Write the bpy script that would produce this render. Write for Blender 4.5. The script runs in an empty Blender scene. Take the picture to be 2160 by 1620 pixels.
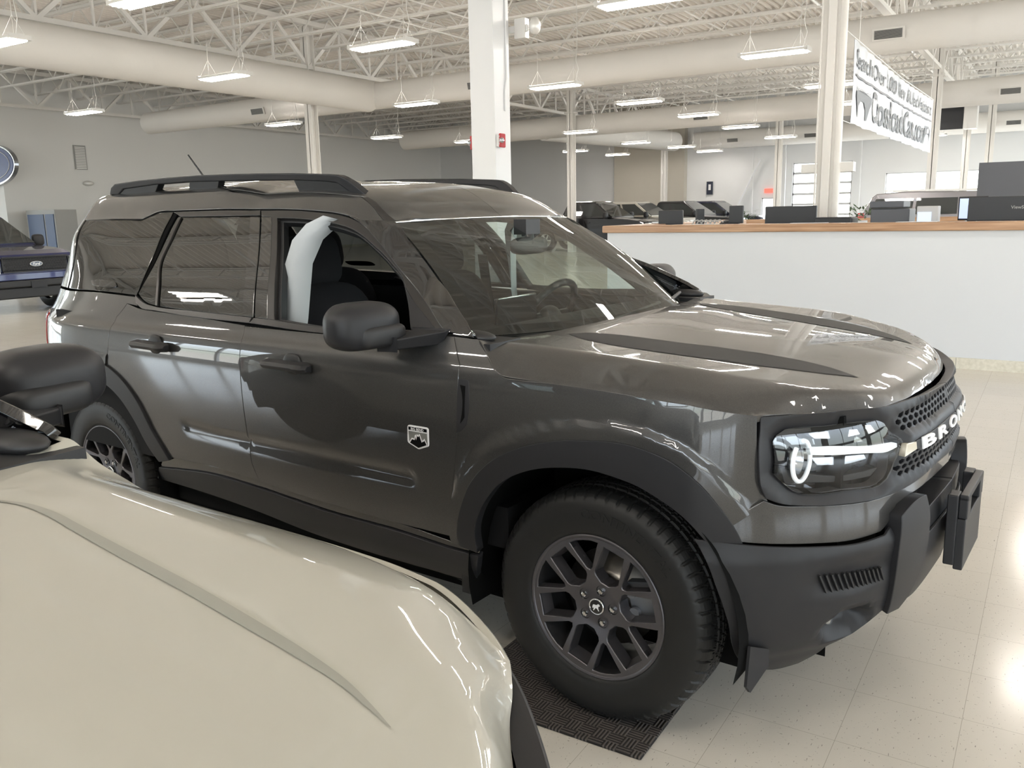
import bpy, math, random, json
import numpy as np
from mathutils import Vector, Matrix
from mathutils.geometry import delaunay_2d_cdt
PI = math.pi
C = bpy.context.scene.collection
SC = bpy.context.scene
random.seed(7)

# ------------------------------------------------------------------ camera, light, exposure
F_PX = 1815.8
PITCH, ROLL, YAW, CAM_H = 0.1945, -0.0203, -0.5644, 1.52
cam_data = bpy.data.cameras.new('camera')
cam = bpy.data.objects.new('camera', cam_data)
C.objects.link(cam)
cam_data.sensor_fit = 'HORIZONTAL'
cam_data.sensor_width = 36.0
cam_data.lens = 36.0 * F_PX / 2160.0
cam_data.clip_start = 0.02
cam_data.clip_end = 300
cy_, sy_ = math.cos(YAW), math.sin(YAW)
fwd = Vector((sy_, cy_, 0)); right = Vector((cy_, -sy_, 0)); up = Vector((0, 0, 1))
f2 = fwd * math.cos(PITCH) - up * math.sin(PITCH); u2 = up * math.cos(PITCH) + fwd * math.sin(PITCH)
r3 = right * math.cos(ROLL) + u2 * math.sin(ROLL); u3 = u2 * math.cos(ROLL) - right * math.sin(ROLL)
m = Matrix((r3, u3, -f2)).transposed().to_4x4()
m.translation = Vector((0, 0, CAM_H))
cam.matrix_world = m
SC.camera = cam
SC.view_settings.view_transform = 'Standard'
SC.view_settings.look = 'None'
SC.view_settings.gamma = 1
SC.view_settings.use_curve_mapping = False
SC.view_settings.exposure = 0.37
SC.cycles.use_denoising = True
SC.cycles.max_bounces = 8
SC.cycles.diffuse_bounces = 4
SC.cycles.glossy_bounces = 4
SC.cycles.transmission_bounces = 6
SC.cycles.transparent_max_bounces = 10
SC.cycles.caustics_reflective = False
SC.cycles.caustics_refractive = False
SC.cycles.sample_clamp_indirect = 6.0

world = bpy.data.worlds.new('sky'); SC.world = world
world.use_nodes = True
nt = world.node_tree; nt.nodes.clear()
wo = nt.nodes.new('ShaderNodeOutputWorld'); bg = nt.nodes.new('ShaderNodeBackground')
tc = nt.nodes.new('ShaderNodeTexCoord'); sep = nt.nodes.new('ShaderNodeSeparateXYZ'); ramp = nt.nodes.new('ShaderNodeValToRGB')
nt.links.new(tc.outputs['Generated'], sep.inputs[0]); nt.links.new(sep.outputs['Z'], ramp.inputs[0])
nt.links.new(ramp.outputs[0], bg.inputs[0]); nt.links.new(bg.outputs[0], wo.inputs[0])
e = ramp.color_ramp.elements
e[0].position = 0.0; e[0].color = (.50, .50, .47, 1)
e[1].position = 0.12; e[1].color = (.78, .89, 1.0, 1)
n_ = e.new(0.03); n_.color = (.45, .50, .44, 1)
WORLD_STRENGTH = 9.0
bg.inputs[1].default_value = WORLD_STRENGTH

def portal(name, loc, rot, sx, sy):
    """daylight opening: guides sky light in through a window, gives off nothing itself"""
    l = bpy.data.lights.new(name, 'AREA'); l.shape = 'RECTANGLE'; l.size = sx; l.size_y = sy
    l.cycles.is_portal = True
    o = bpy.data.objects.new(name, l); C.objects.link(o); o.location = loc; o.rotation_euler = rot
portal('window_daylight', (-6, -7.35, 1.8), (PI/2, 0, 0), 30, 3.0)
portal('window_daylight', (13.35, 4, 1.8), (PI/2, 0, PI/2), 16, 3.0)
portal('window_daylight', (13.35, 27, 3.3), (PI/2, 0, PI/2), 28, 6.0)  # unseen tall right-hand windows, added to light the back of the hall
portal('window_daylight', (-46.35, 5, 2.6), (PI/2, 0, -PI/2), 21, 4.4)  # unseen far-left windows, added for daylight on that side
portal('window_daylight', (-9.75, 43.3, 1.9), (-PI/2, 0, 0), 2.7, 3.4)
portal('window_daylight', (-5.0, 43.3, 2.0), (-PI/2, 0, 0), 3.9, 2.1)
TUBE_STRENGTH = 66.0

# ------------------------------------------------------------------ vehicle body surfaces
def ip(x, xs, ys):
    """smooth monotone cubic interpolation (clamped ends)"""
    x=np.asarray(x,float); xs=np.asarray(xs,float); ys=np.asarray(ys,float)
    h=np.diff(xs); d=np.diff(ys)/h; m=np.zeros(len(xs)); m[0]=d[0]; m[-1]=d[-1]
    for i in range(1,len(xs)-1):
        if d[i-1]*d[i]>0:
            w1=2*h[i]+h[i-1]; w2=h[i]+2*h[i-1]; m[i]=(w1+w2)/(w1/d[i-1]+w2/d[i])
    xc=np.clip(x,xs[0],xs[-1]); i=np.clip(np.searchsorted(xs,xc)-1,0,len(xs)-2)
    t=(xc-xs[i])/h[i]; a=ys[i]; b=ys[i+1]
    return (2*t**3-3*t**2+1)*a+(t**3-2*t**2+t)*h[i]*m[i]+(-2*t**3+3*t**2)*b+(t**3-t**2)*h[i]*m[i+1]
def cr(t, ys):
    """catmull-rom through control values at 0..n-1"""
    t=np.asarray(t,float); ys=np.asarray(ys,float); n=len(ys)
    t=np.clip(t,0,n-1-1e-9); i=t.astype(int); f=t-i
    g=lambda k: ys[np.clip(k,0,n-1)]
    a,b,c,d=g(i-1),g(i),g(i+1),g(i+2)
    return .5*((2*b)+(-a+c)*f+(2*a-5*b+4*c-d)*f*f+(-a+3*b-3*c+d)*f**3)
SY=[.80,.865,.900,.918,.925,.922,.908,.880,.850,.795,.725,.660,.60,.53,.42,.20,.0]
SZ=[.30,.38,.52,.70,.85,.97,1.058,1.10,1.165,1.28,1.40,1.495,1.565,1.615,1.64,1.655,1.66]
WX=[-3.5,-3.4,-3.2,-3.1,-3.0,-2.9,-2.8,-2.6,-2.3,.05,.2,.3,.4,.48,.52,.6]
WY=[.67,.75,.855,.905,.948,.975,.99,1,1,1,.998,.985,.935,.860,.80,.6]
WM=[.64,.71,.825,.872,.92,.955,.978,.995,1,1,.998,.985,.935,.860,.80,.6]
WU=[.60,.68,.87,.955,.998,1,1,1,1,1,.998,.985,.935,.860,.80,.6]
def S(x,t):
    """body side: x along the car, t up the section -> near side (y negative)"""
    x,t=np.broadcast_arrays(np.asarray(x,float),np.asarray(t,float)); y=cr(t,SY); z=cr(t,SZ)
    k=np.clip((z-1.165)/.45,0,1.1)
    z=z+k*ip(x,[-3.45,-3.3,-3.1,-2.9,-1.6,-1.3,-1.15,-1.0,-.925,-.9,-.7],[-.10,-.045,-.01,.01,.015,.005,-.015,-.068,-.112,-.13,-.22])
    z=z+np.clip((z-1.55)/.06,0,1)*ip(x,[-3.3,-3.05,-2.0,-1.74],[0,.03,.03,0])
    z=z-np.clip((z-1.48)/.07,0,1)*ip(x,[-1.45,-1.15,-.93],[0,.008,.036])
    w=ip(x,WX,WY); m=ip(x,WX,WM); u=ip(x,WX,WU)
    a=np.clip((t-6)/2,0,1); b=np.clip((t-8.5)/2.5,0,1); b=b*b*(3-2*b)
    y=y*((w*(1-a)+m*a)*(1-b)+u*b)
    return np.stack([x,-y,z],-1)
GY=[0,.2,.3,.4,.5,.6,.7,.8,.86,.90,.92]
GX=[0,.012,.026,.050,.085,.135,.205,.295,.385,.49,.59]
GH=[0,.006,.018,.036,.072,.132,.20,.255,.33,.45,.6]
CZ=[.20,.30,.38,.45,.55,.65,.75,.85,.93,1.0,1.06]
CX=[.60,.70,.75,.77,.785,.79,.785,.79,.775,.75,.72]
def g(y): return ip(np.abs(y),GY,GH)   # plan curve of the hood lip
def F(s,z):
    """front wrap: s 0..10 from the middle to the near side (y = GY), z height"""
    y=cr(s,GY); gx=cr(s,GX)
    x=ip(z,CZ,CX)-gx
    return np.stack(np.broadcast_arrays(x,-y,z),-1)
HX=[-.75,-.4,-.2,0,.2,.4,.5,.6,.7]
HYI=[.50,.47,.44,.385,.36,.35,.35,.33,.30]
HZI=[1.155,1.138,1.128,1.112,1.096,1.075,1.060,1.038,1.004]
HYO=[.56,.57,.58,.59,.575,.52,.45,.40,.36]
HZO=[1.152,1.135,1.125,1.109,1.093,1.072,1.058,1.037,1.004]
HYR=[.78,.765,.755,.745,.74,.68,.64,.61,.58]
HZR=[1.152,1.134,1.124,1.114,1.101,1.073,1.056,1.037,1.004]
SHX=[-.75,-.5,-.404,-.35,-.315,-.279,-.128,.1,.302,.456,.56,.65]
SHY=[.857,.856,.858,.881,.902,.910,.911,.911,.900,.815,.72,.62]
SHZ=[1.16,1.151,1.147,1.100,1.071,1.055,1.050,1.045,1.032,1.004,1.000,.99]
def H(x,y):
    """hood height: middle dome, sloping strip, shoulder ridge, side face"""
    x,ay=np.broadcast_arrays(np.asarray(x,float),np.abs(np.asarray(y,float)))
    yi,zi,yo,zo,yr,zr=[ip(x,HX,q_) for q_ in (HYI,HZI,HYO,HZO,HYR,HZR)]
    ys,zs=ip(x,SHX,SHY),ip(x,SHX,SHZ)
    yr=np.minimum(yr,ys-.06)
    def sec(a):
        r=np.where(a<yi,zi+.010*(1-(a/yi)**2),np.where(a<yo,zi+(zo-zi)*(a-yi)/(yo-yi),np.where(a<yr,zo+(zr-zo)*(a-yo)/(yr-yo),0)))
        u=np.clip((a-yr)/(ys-yr),0,1.25)
        return np.where(a>=yr,zr+(zs-zr)*u**1.35,r)
    z=sum(sec(np.abs(ay+o)) for o in (-.009,-.0045,0,.0045,.009))/5
    gp=(g(ay+.01)-g(ay-.01))/.02
    d=((.722-g(ay))-x)/np.sqrt(1+gp*gp)
    ze=.978+.026*np.clip((ay-.60)/.2,0,1)
    f=ip(d,[-.02,0,.008,.02,.035,.06],[1.5,1,.52,.2,.06,0]); z=z+(ze-z)*np.where(d<.06,f,0)
    return np.stack([x,np.broadcast_to(np.asarray(y,float),x.shape),z],-1)
def W(u,v):
    """windshield: u -1..1 across, v 0 top .. 1 base"""
    tx=-.925-.065*np.abs(u)**2; ty=.585*u; tz=1.514-.012*np.abs(u)**2
    bx=-.30-.20*np.abs(u)**2.4; by=.765*u; bz=1.130+.008*np.abs(u)**2
    b=v; bulge=.03*np.sin(np.pi*v)
    return np.stack(np.broadcast_arrays(tx*(1-b)+bx*b+bulge*.5, ty*(1-b)+by*b, tz*(1-b)+bz*b+bulge*.6),-1)

# ------------------------------------------------------------------ panel outlines on those surfaces
D1 = {
 'shut': [[-0.502,7.837],[-0.404,7.79],[-0.351,6.962],[-0.315,6.25],[-0.279,5.924],[-0.227,5.875],[-0.128,5.873],[0.101,5.808],[0.302,5.655],[0.456,5.335]],
 'door_f': [[-1.518,7.445],[-1.041,7.414],[-0.993,7.383],[-0.56,7.828],[-0.502,7.828],[-0.446,6.257],[-0.443,5.641],[-0.449,3.97],[-0.474,3.015],[-0.497,2.36],[-0.51,2.006],[-0.51,1.889],[-0.741,1.883],[-1.063,1.922],[-1.317,1.993],[-1.458,2.056],[-1.486,2.476],[-1.485,2.828],[-1.488,3.493],[-1.495,5.146],[-1.502,6.31]],
 'door_r': [[-2.25,7.918],[-2.13,7.842],[-1.877,7.754],[-1.52,7.5],[-1.502,6.31],[-1.495,5.146],[-1.488,3.493],[-1.485,2.828],[-1.486,2.476],[-1.457,2.081],[-1.594,2.107],[-1.744,2.14],[-2.034,2.103],[-2.079,2.364],[-2.136,2.776],[-2.196,3.384],[-2.307,4.047],[-2.4,4.371],[-2.425,4.439],[-2.405,5.253],[-2.396,7.288],[-2.346,8.086]],
 'quarter': [[-3.06,8.35],[-2.911,8.376],[-2.64,8.419],[-2.297,8.354],[-2.262,8.022],[-2.346,8.086],[-2.396,7.288],[-2.405,5.253],[-2.425,4.439],[-2.561,4.486],[-2.699,4.39],[-2.921,3.99],[-3.05,3.5],[-3.3,3.4],[-3.38,4],[-3.38,5],[-3.38,6],[-3.38,7],[-3.38,8.3],[-3.2,8.33]],
 'fender': [[-0.502,7.828],[-0.404,7.79],[-0.351,6.962],[-0.315,6.25],[-0.279,5.924],[-0.227,5.875],[-0.128,5.873],[0.101,5.808],[0.302,5.655],[0.456,5.335],[0.461,4.39],[0.466,3.9],[0.484,3.454],[0.413,3.08],[0.376,3.475],[0.333,3.868],[0.273,4.209],[0.18,4.432],[0.095,4.476],[0.02,4.414],[-0.049,4.347],[-0.134,4.189],[-0.211,3.988],[-0.293,3.692],[-0.349,3.4],[-0.398,3.057],[-0.434,2.687],[-0.464,2.266],[-0.472,1.91],[-0.465,1.756],[-0.507,1.771],[-0.51,2.006],[-0.497,2.36],[-0.474,3.015],[-0.449,3.97],[-0.443,5.641],[-0.446,6.257]],
 'flare_f_out': [[-0.465,1.756],[-0.472,1.91],[-0.464,2.266],[-0.434,2.687],[-0.398,3.057],[-0.349,3.4],[-0.293,3.692],[-0.211,3.988],[-0.134,4.189],[-0.049,4.347],[0.02,4.414],[0.095,4.476],[0.18,4.432],[0.273,4.209],[0.333,3.868],[0.376,3.475],[0.413,3.08],[0.435,2.741]],
 'flare_f_in': [[-0.4,1.72],[-0.398,2.179],[-0.373,2.537],[-0.331,2.879],[-0.28,3.202],[-0.204,3.486],[-0.136,3.649],[-0.05,3.764],[0.02,3.803],[0.109,3.75],[0.18,3.645],[0.248,3.44],[0.298,3.228],[0.355,2.814]],
 'flare_r_out': [[-2.921,3.99],[-2.699,4.39],[-2.561,4.486],[-2.425,4.439],[-2.307,4.047],[-2.196,3.384],[-2.136,2.776],[-2.079,2.364],[-2.037,2.062]],
 'flare_r_in': [[-2.762,3.711],[-2.6,3.843],[-2.425,3.763],[-2.33,3.411],[-2.251,2.896],[-2.181,2.319],[-2.121,1.938]],
 'roofband': [[-3.32,11.55],[-3.1,11.6],[-2.914,11.434],[-2.746,11.431],[-2.602,11.394],[-2.504,11.371],[-2.469,11.55],[-2.414,11.715],[-2.281,11.746],[-2.001,11.743],[-1.722,11.773],[-1.426,11.688],[-1.288,11.674],[-1.193,11.636],[-1.105,11.587],[-1.026,12.056],[-1.098,12.454],[-1.147,12.672],[-1.189,12.848],[-1.342,12.753],[-1.564,12.805],[-1.85,12.687],[-1.941,12.591],[-1.98,12.733],[-2.043,12.966],[-2.108,13.145],[-2.326,13.355],[-2.72,13.445],[-2.9,12.95],[-3.2,12.9]],
 'ditch': [[-1.026,12.056],[-1.098,12.454],[-1.147,12.672],[-1.189,12.848],[-1.168,12.949],[-1.124,12.859],[-1.057,12.63],[-0.992,12.423]],
 'qglass': [[-3.02,11.557],[-2.742,11.386],[-2.599,11.35],[-2.5,11.328],[-2.455,11.517],[-2.403,11.672],[-2.343,11.699],[-2.296,11.709],[-2.295,10.867],[-2.285,9.793],[-2.301,8.419],[-2.561,8.476],[-2.994,8.453],[-2.984,9.764]],
 'cline': [[-2.296,11.709],[-2.27,11.642],[-2.268,10.752],[-2.263,9.713],[-2.291,8.486],[-2.301,8.419],[-2.285,9.793],[-2.295,10.867]],
 'rframe': [[-2.27,11.642],[-2.278,11.705],[-1.998,11.704],[-1.693,11.708],[-1.674,11.413],[-2.217,11.457]],
 'rfixed': [[-2.24,11.434],[-2.224,11.403],[-2.216,10.435],[-2.222,9.575],[-2.17,8.794],[-2.136,8.115],[-2.2,8.181],[-2.242,8.288],[-2.291,8.486],[-2.249,9.402]],
 'rdiv': [[-2.224,11.403],[-2.21,11.4],[-2.202,10.434],[-2.205,9.546],[-2.157,8.797],[-2.122,8.102],[-2.136,8.115],[-2.17,8.794],[-2.222,9.575],[-2.216,10.435]],
 'rglass': [[-2.212,11.428],[-1.735,11.351],[-1.623,9.482],[-1.553,7.972],[-1.825,8.026],[-2.122,8.102],[-2.157,8.797],[-2.205,9.546],[-2.202,10.434]],
 'bpillar_r': [[-1.735,11.351],[-1.672,11.338],[-1.558,9.491],[-1.486,7.93],[-1.552,7.953],[-1.623,9.482]],
 'bpillar_f': [[-1.663,11.337],[-1.598,11.324],[-1.483,9.506],[-1.403,7.919],[-1.477,7.915],[-1.552,9.492]],
 'belt_r': [[-2.301,8.419],[-2.264,8.298],[-2.224,8.172],[-2.14,8.056],[-1.887,7.996],[-1.485,7.91],[-1.495,7.628],[-1.875,7.704],[-2.134,7.864],[-2.221,7.91],[-2.28,8.151]],
 'belt_f': [[-1.476,7.895],[-1.402,7.899],[-1.056,7.739],[-0.717,7.837],[-0.566,7.859],[-0.584,7.789],[-1.048,7.432],[-1.495,7.628]],
 'dframe_out': [[-1.685,11.679],[-1.423,11.637],[-1.283,11.597],[-1.188,11.56],[-1.109,11.39],[-1.017,10.994],[-0.841,10.222],[-0.678,9.239],[-0.54,7.963],[-0.566,7.859],[-0.697,7.852],[-1.056,7.739],[-1.402,7.899],[-1.483,9.506],[-1.598,11.324],[-1.665,11.361]],
 'dframe_in': [[-1.564,11.272],[-1.405,11.25],[-1.243,11.162],[-1.151,11.063],[-1.07,10.899],[-1.0,10.692],[-0.908,10.431],[-0.839,10.114],[-0.797,9.692],[-0.75,9.108],[-0.682,7.916],[-0.822,7.775],[-1.056,7.739],[-1.365,7.902],[-1.45,9.513]],
 'sail': [[-0.797,9.692],[-0.628,8.46],[-0.561,7.863],[-0.681,7.864],[-0.75,9.108]],
 'apillar': [[-1.181,11.606],[-1.102,11.537],[-1.024,12.026],[-0.99,12.32],[-0.842,11.465],[-0.657,10.124],[-0.474,8.496],[-0.423,7.845],[-0.509,7.884],[-0.54,7.963],[-0.678,9.239],[-0.841,10.222],[-1.017,10.994],[-1.109,11.39]],
 'rocker_up': [[-2.121,1.938],[-2.034,2.103],[-1.744,2.14],[-1.469,2.115],[-1.063,1.922],[-0.741,1.883],[-0.508,1.747],[-0.4,1.72],[-0.404,1.6],[-0.513,1.601],[-0.748,1.687],[-1.072,1.715],[-1.462,1.877],[-1.756,1.938],[-2.147,1.726]],
 'rocker_lo': [[-2.147,1.726],[-1.756,1.938],[-1.462,1.877],[-1.072,1.715],[-0.748,1.687],[-0.513,1.601],[-0.404,1.6],[-0.467,0.185],[-0.548,0.472],[-0.811,0.522],[-1.136,0.67],[-1.524,1.089],[-1.833,1.25],[-2.186,1.31]],
 'vent': [[-0.443,5.641],[-0.407,5.645],[-0.4,5.587],[-0.396,4.793],[-0.406,4.347],[-0.425,4.175],[-0.448,4.083],[-0.446,4.742]],
 'vent_slot': [[-0.432,5.441],[-0.413,5.414],[-0.415,4.519],[-0.43,4.346],[-0.422,4.637],[-0.423,5.18]],
 'badge': [[-0.649,4.095],[-0.562,4.097],[-0.564,3.668],[-0.608,3.56],[-0.653,3.679]],
 'marker': [[0.404,2.572],[0.483,2.45],[0.483,2.216],[0.428,2.289],[0.408,2.382]],
 'handle_f': [[-1.403,5.559],[-1.143,5.488],[-1.141,5.028],[-1.401,5.138]],
 'handle_r': [[-2.27,5.714],[-2.008,5.687],[-2.006,5.263],[-2.268,5.311]],
 'cup_f': [[-1.318,5.636],[-1.298,5.78],[-1.221,5.769],[-1.204,5.583],[-1.207,5.019],[-1.227,4.873],[-1.274,4.896],[-1.31,5.045]],
 'recess': [[-1.482,2.973],[-1.382,3.035],[-1.025,3.002],[-0.795,3.011],[-0.624,3.068],[-0.612,2.962],[-0.629,2.823],[-0.684,2.716],[-1.032,2.764],[-1.433,2.797]],
 'recess_r': [[-1.905,3.208],[-1.869,3.136],[-1.502,3.048],[-1.498,3.169]],
}
D2 = {
 'surround': [[6.988,0.997],[5.97,0.992],[4.869,0.987],[3.624,0.979],[2.971,0.978],[1.487,0.987],[0.514,0.999],[0.102,1.014],[0,0.975],[0,0.79],[0.416,0.814],[1.078,0.764],[2.34,0.743],[3.374,0.737],[4.182,0.738],[4.992,0.742],[6.216,0.754],[6.717,0.766],[7.04,0.787],[7.225,0.82],[7.313,0.852],[7.246,0.914]],
 'lens': [[6.858,0.935],[6.76,0.949],[6.541,0.963],[6.252,0.965],[5.734,0.963],[5.13,0.963],[4.488,0.96],[4.091,0.955],[3.887,0.946],[3.744,0.924],[3.544,0.909],[3.286,0.893],[3.225,0.882],[3.295,0.87],[3.438,0.855],[3.625,0.833],[3.703,0.81],[3.839,0.789],[4.097,0.776],[4.36,0.773],[5.262,0.781],[5.819,0.781],[6.333,0.788],[6.531,0.8],[6.855,0.836],[6.964,0.851]],
}
# ------------------------------------------------------------------ helpers
def S3(fn, uv):
    uv = np.asarray(uv, float)
    return fn(uv[:, 0], uv[:, 1])
def frame(fn, uv, sgn):
    uv = np.asarray(uv, float); h = 2e-3
    P = S3(fn, uv)
    a = (S3(fn, uv + [h, 0]) - S3(fn, uv - [h, 0])) / (2*h)
    b = (S3(fn, uv + [0, h]) - S3(fn, uv - [0, h])) / (2*h)
    n = np.cross(a, b); n /= np.maximum(np.linalg.norm(n, axis=1, keepdims=True), 1e-12)
    return P, a, b, n * sgn
def unit(v):
    return v / np.maximum(np.linalg.norm(v, axis=-1, keepdims=True), 1e-12)
def pip(pts, poly):
    x, y = pts[:, 0], pts[:, 1]; r = np.zeros(len(pts), bool); n = len(poly)
    for i in range(n):
        x1, y1 = poly[i]; x2, y2 = poly[(i+1) % n]
        c = ((y1 > y) != (y2 > y)) & (x < (x2-x1)*(y-y1)/((y2-y1) if y2 != y1 else 1e-12)+x1)
        r ^= c
    return r
class MB:
    """mesh builder; keeps a normal for every vertex (None = let Blender find it)"""
    def __init__(s): s.v = []; s.f = []; s.n = []; s.sm = []; s.mi = []
    def add(s, vs, fs, ns=None, smooth=False, mi=0):
        k = len(s.v); s.v += [tuple(map(float, p)) for p in vs]
        s.n += [None]*len(vs) if ns is None else [tuple(map(float, q)) for q in ns]
        for f in fs: s.f.append(tuple(int(i)+k for i in f)); s.sm.append(smooth); s.mi.append(mi)
        return s
    def box(s, a, b, mi=0, rz=0, c=None, bev=0):
        x0, y0, z0 = a; x1, y1, z1 = b
        vs = [(x0,y0,z0),(x1,y0,z0),(x1,y1,z0),(x0,y1,z0),(x0,y0,z1),(x1,y0,z1),(x1,y1,z1),(x0,y1,z1)]
        if rz:
            cx, cy = c if c else ((x0+x1)/2, (y0+y1)/2); q, w = math.cos(rz), math.sin(rz)
            vs = [(cx+(x-cx)*q-(y-cy)*w, cy+(x-cx)*w+(y-cy)*q, z) for x, y, z in vs]
        return s.add(vs, [(0,3,2,1),(4,5,6,7),(0,1,5,4),(1,2,6,5),(2,3,7,6),(3,0,4,7)], mi=mi)
    def bar(s, p, q, w, h=None, up=(0,0,1), mi=0):
        """rectangular bar from p to q"""
        h = h or w; p = np.array(p, float); q = np.array(q, float); d = unit(q-p); u = np.array(up, float)
        if abs(d@u) > .95: u = np.array([1., 0, 0])
        a = unit(np.cross(d, u)); b = np.cross(a, d)
        vs = [P + a*i*w/2 + b*j*h/2 for P in (p, q) for i, j in ((-1,-1),(1,-1),(1,1),(-1,1))]
        return s.add(vs, [(0,1,2,3)[::-1],(4,5,6,7),(0,1,5,4),(1,2,6,5),(2,3,7,6),(3,0,4,7)], mi=mi)
    def tube(s, pts, r, n=12, caps=True, mi=0, smooth=True):
        pts = [np.array(p, float) for p in pts]; rr = r if hasattr(r, '__len__') else [r]*len(pts)
        vs = []; ref = None
        for i, p in enumerate(pts):
            d = unit(pts[min(i+1, len(pts)-1)] - pts[max(i-1, 0)])
            if ref is None: ref = np.array([0, 0, 1.]) if abs(d[2]) < .9 else np.array([1., 0, 0])
            a = unit(np.cross(d, ref)); b = np.cross(a, d); ref = b
            vs += [p + (a*math.cos(t)+b*math.sin(t))*rr[i] for t in np.arange(n)*2*PI/n]
        fs = [(i*n+j, i*n+(j+1) % n, (i+1)*n+(j+1) % n, (i+1)*n+j) for i in range(len(pts)-1) for j in range(n)]
        s.add(vs, fs, smooth=smooth, mi=mi)
        if caps:
            s.add(vs[:n], [tuple(range(n))[::-1]], mi=mi); s.add(vs[-n:], [tuple(range(n))], mi=mi)
        return s
    def lathe(s, prof, n=32, c=(0,0,0), axis='z', mi=0, smooth=True, close=False):
        """prof: (radius, height) pairs round an axis"""
        vs = []
        for r, h in prof:
            for k in range(n):
                t = 2*PI*k/n; a, b = r*math.cos(t), r*math.sin(t)
                vs.append({'z': (c[0]+a, c[1]+b, c[2]+h), 'y': (c[0]+a, c[1]+h, c[2]-b), 'x': (c[0]+h, c[1]+a, c[2]+b)}[axis])
        m_ = len(prof); fs = []
        for i in range(m_ if close else m_-1):
            for k in range(n):
                a, b = i*n+k, i*n+(k+1) % n; i2 = (i+1) % m_
                fs.append((a, b, i2*n+(k+1) % n, i2*n+k))
        return s.add(vs, fs, smooth=smooth, mi=mi)
    def prism(s, poly, fn3, d, mi=0, smooth=False):
        """poly of 2D points, fn3(a,b,depth)->3D, depth 0..d"""
        n = len(poly)
        A = [fn3(a, b, 0) for a, b in poly]; B = [fn3(a, b, d) for a, b in poly]
        fs = [tuple(range(n)), tuple(range(2*n-1, n-1, -1))] + [(i, i+n, (i+1) % n+n, (i+1) % n) for i in range(n)]
        return s.add(A+B, fs, mi=mi, smooth=smooth)
    def ell(s, c, r, n=20, m_=12, mi=0, rot=None, p=1.0):
        """ellipsoid / superellipsoid"""
        vs = []; sg = lambda v: math.copysign(abs(v)**p, v)
        for i in range(m_+1):
            f = PI*i/m_
            for k in range(n):
                t = 2*PI*k/n
                v = Vector((r[0]*sg(math.sin(f))*sg(math.cos(t)), r[1]*sg(math.sin(f))*sg(math.sin(t)), r[2]*sg(math.cos(f))))
                if rot: v = rot @ v
                vs.append((c[0]+v.x, c[1]+v.y, c[2]+v.z))
        fs = [(i*n+k, (i+1)*n+k, (i+1)*n+(k+1) % n, i*n+(k+1) % n) for i in range(m_) for k in range(n)]
        return s.add(vs, fs, smooth=True, mi=mi)
    def mirrored(s):
        o = MB(); o.v = [(x, -y, z) for x, y, z in s.v]; o.n = [None if q is None else (q[0], -q[1], q[2]) for q in s.n]
        o.f = [tuple(reversed(f)) for f in s.f]; o.sm = list(s.sm); o.mi = list(s.mi); return o
    def panel(s, outline, fn, sgn=1, off=0.0, th=.012, step=.04, gap=.0, smooth_out=True, holes=(), mi=0, offn=None, edge=True, sharp=26):
        """sheet with real edge thickness cut to `outline` (u,v) on surface fn"""
        uv = np.array(outline, float)
        P, a, b, n = frame(fn, uv, sgn)
        area = 0
        # refine the outline: catmull-rom between corners
        def refine(uv):
            P = S3(fn, uv); N = len(uv); out = []
            d = [unit(P[(i+1) % N]-P[i]) for i in range(N)]; L = [np.linalg.norm(P[(i+1) % N]-P[i]) for i in range(N)]
            corner = [math.degrees(math.acos(float(np.clip(d[i-1]@d[i], -1, 1)))) > sharp or max(L[i-1], L[i]) > 3.2*max(min(L[i-1], L[i]), 1e-6) for i in range(N)]
            for i in range(N):
                p1, p2 = uv[i], uv[(i+1) % N]
                m1 = (p2-p1) if corner[i] else None; m2 = (p2-p1) if corner[(i+1) % N] else None
                if m1 is None:
                    l0 = max(L[i-1], 1e-6); m1 = ((p2-p1)*l0/max(L[i], 1e-6)+(p1-uv[i-1])*max(L[i], 1e-6)/l0)/(l0+L[i])*L[i]
                if m2 is None:
                    l2 = max(L[(i+1) % N], 1e-6); p3 = uv[(i+2) % N]
                    m2 = ((p3-p2)*L[i]/l2+(p2-p1)*l2/max(L[i], 1e-6))/(l2+L[i])*L[i]
                k = max(1, int(math.ceil(L[i]/(step*.6))))
                for j in range(k):
                    t = j/k; t2, t3 = t*t, t*t*t
                    out.append(p1*(2*t3-3*t2+1)+m1*(t3-2*t2+t)+p2*(-2*t3+3*t2)+m2*(t3-t2) if smooth_out else p1+(p2-p1)*t)
            return np.array(out)
        def inset(uv, amount):
            P, a, b, n = frame(fn, uv, sgn)
            T = unit(np.roll(P, -1, 0)-np.roll(P, 1, 0)); inn = np.cross(n, T)
            w = unit(np.cross(a, b)*1.0)
            # orientation: test with polygon area in uv against surface handedness
            ar = 0.5*np.sum(uv[:, 0]*np.roll(uv[:, 1], -1)-np.roll(uv[:, 0], -1)*uv[:, 1])
            hand = 1 if ar*sgn > 0 else -1
            inn = inn*hand
            if amount:
                sh = []
                for i in range(len(uv)):
                    J = np.stack([a[i], b[i]], 1); sh.append(np.linalg.lstsq(J, inn[i]*amount, rcond=None)[0])
                uv = uv+np.array(sh)
            return uv, inn, hand
        uv = refine(uv)
        uv, inn, hand = inset(uv, gap)
        loops = [uv]
        for h in holes:
            loops.append(refine(np.array(h, float)))
        P, a, b, n = frame(fn, uv, sgn)
        la = np.median(np.linalg.norm(a, axis=1)); lb = np.median(np.linalg.norm(b, axis=1))
        du, dv = step/max(la, 1e-6), step/max(lb, 1e-6)
        u0, v0 = uv.min(0); u1, v1 = uv.max(0)
        gu, gv = np.meshgrid(np.arange(u0+du/2, u1, du), np.arange(v0+dv/2, v1, dv), indexing='ij')
        g_ = np.stack([gu.ravel(), gv.ravel()], 1)
        g_ = g_[pip(g_, uv)] if len(g_) else g_
        allb = np.concatenate(loops)
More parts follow.
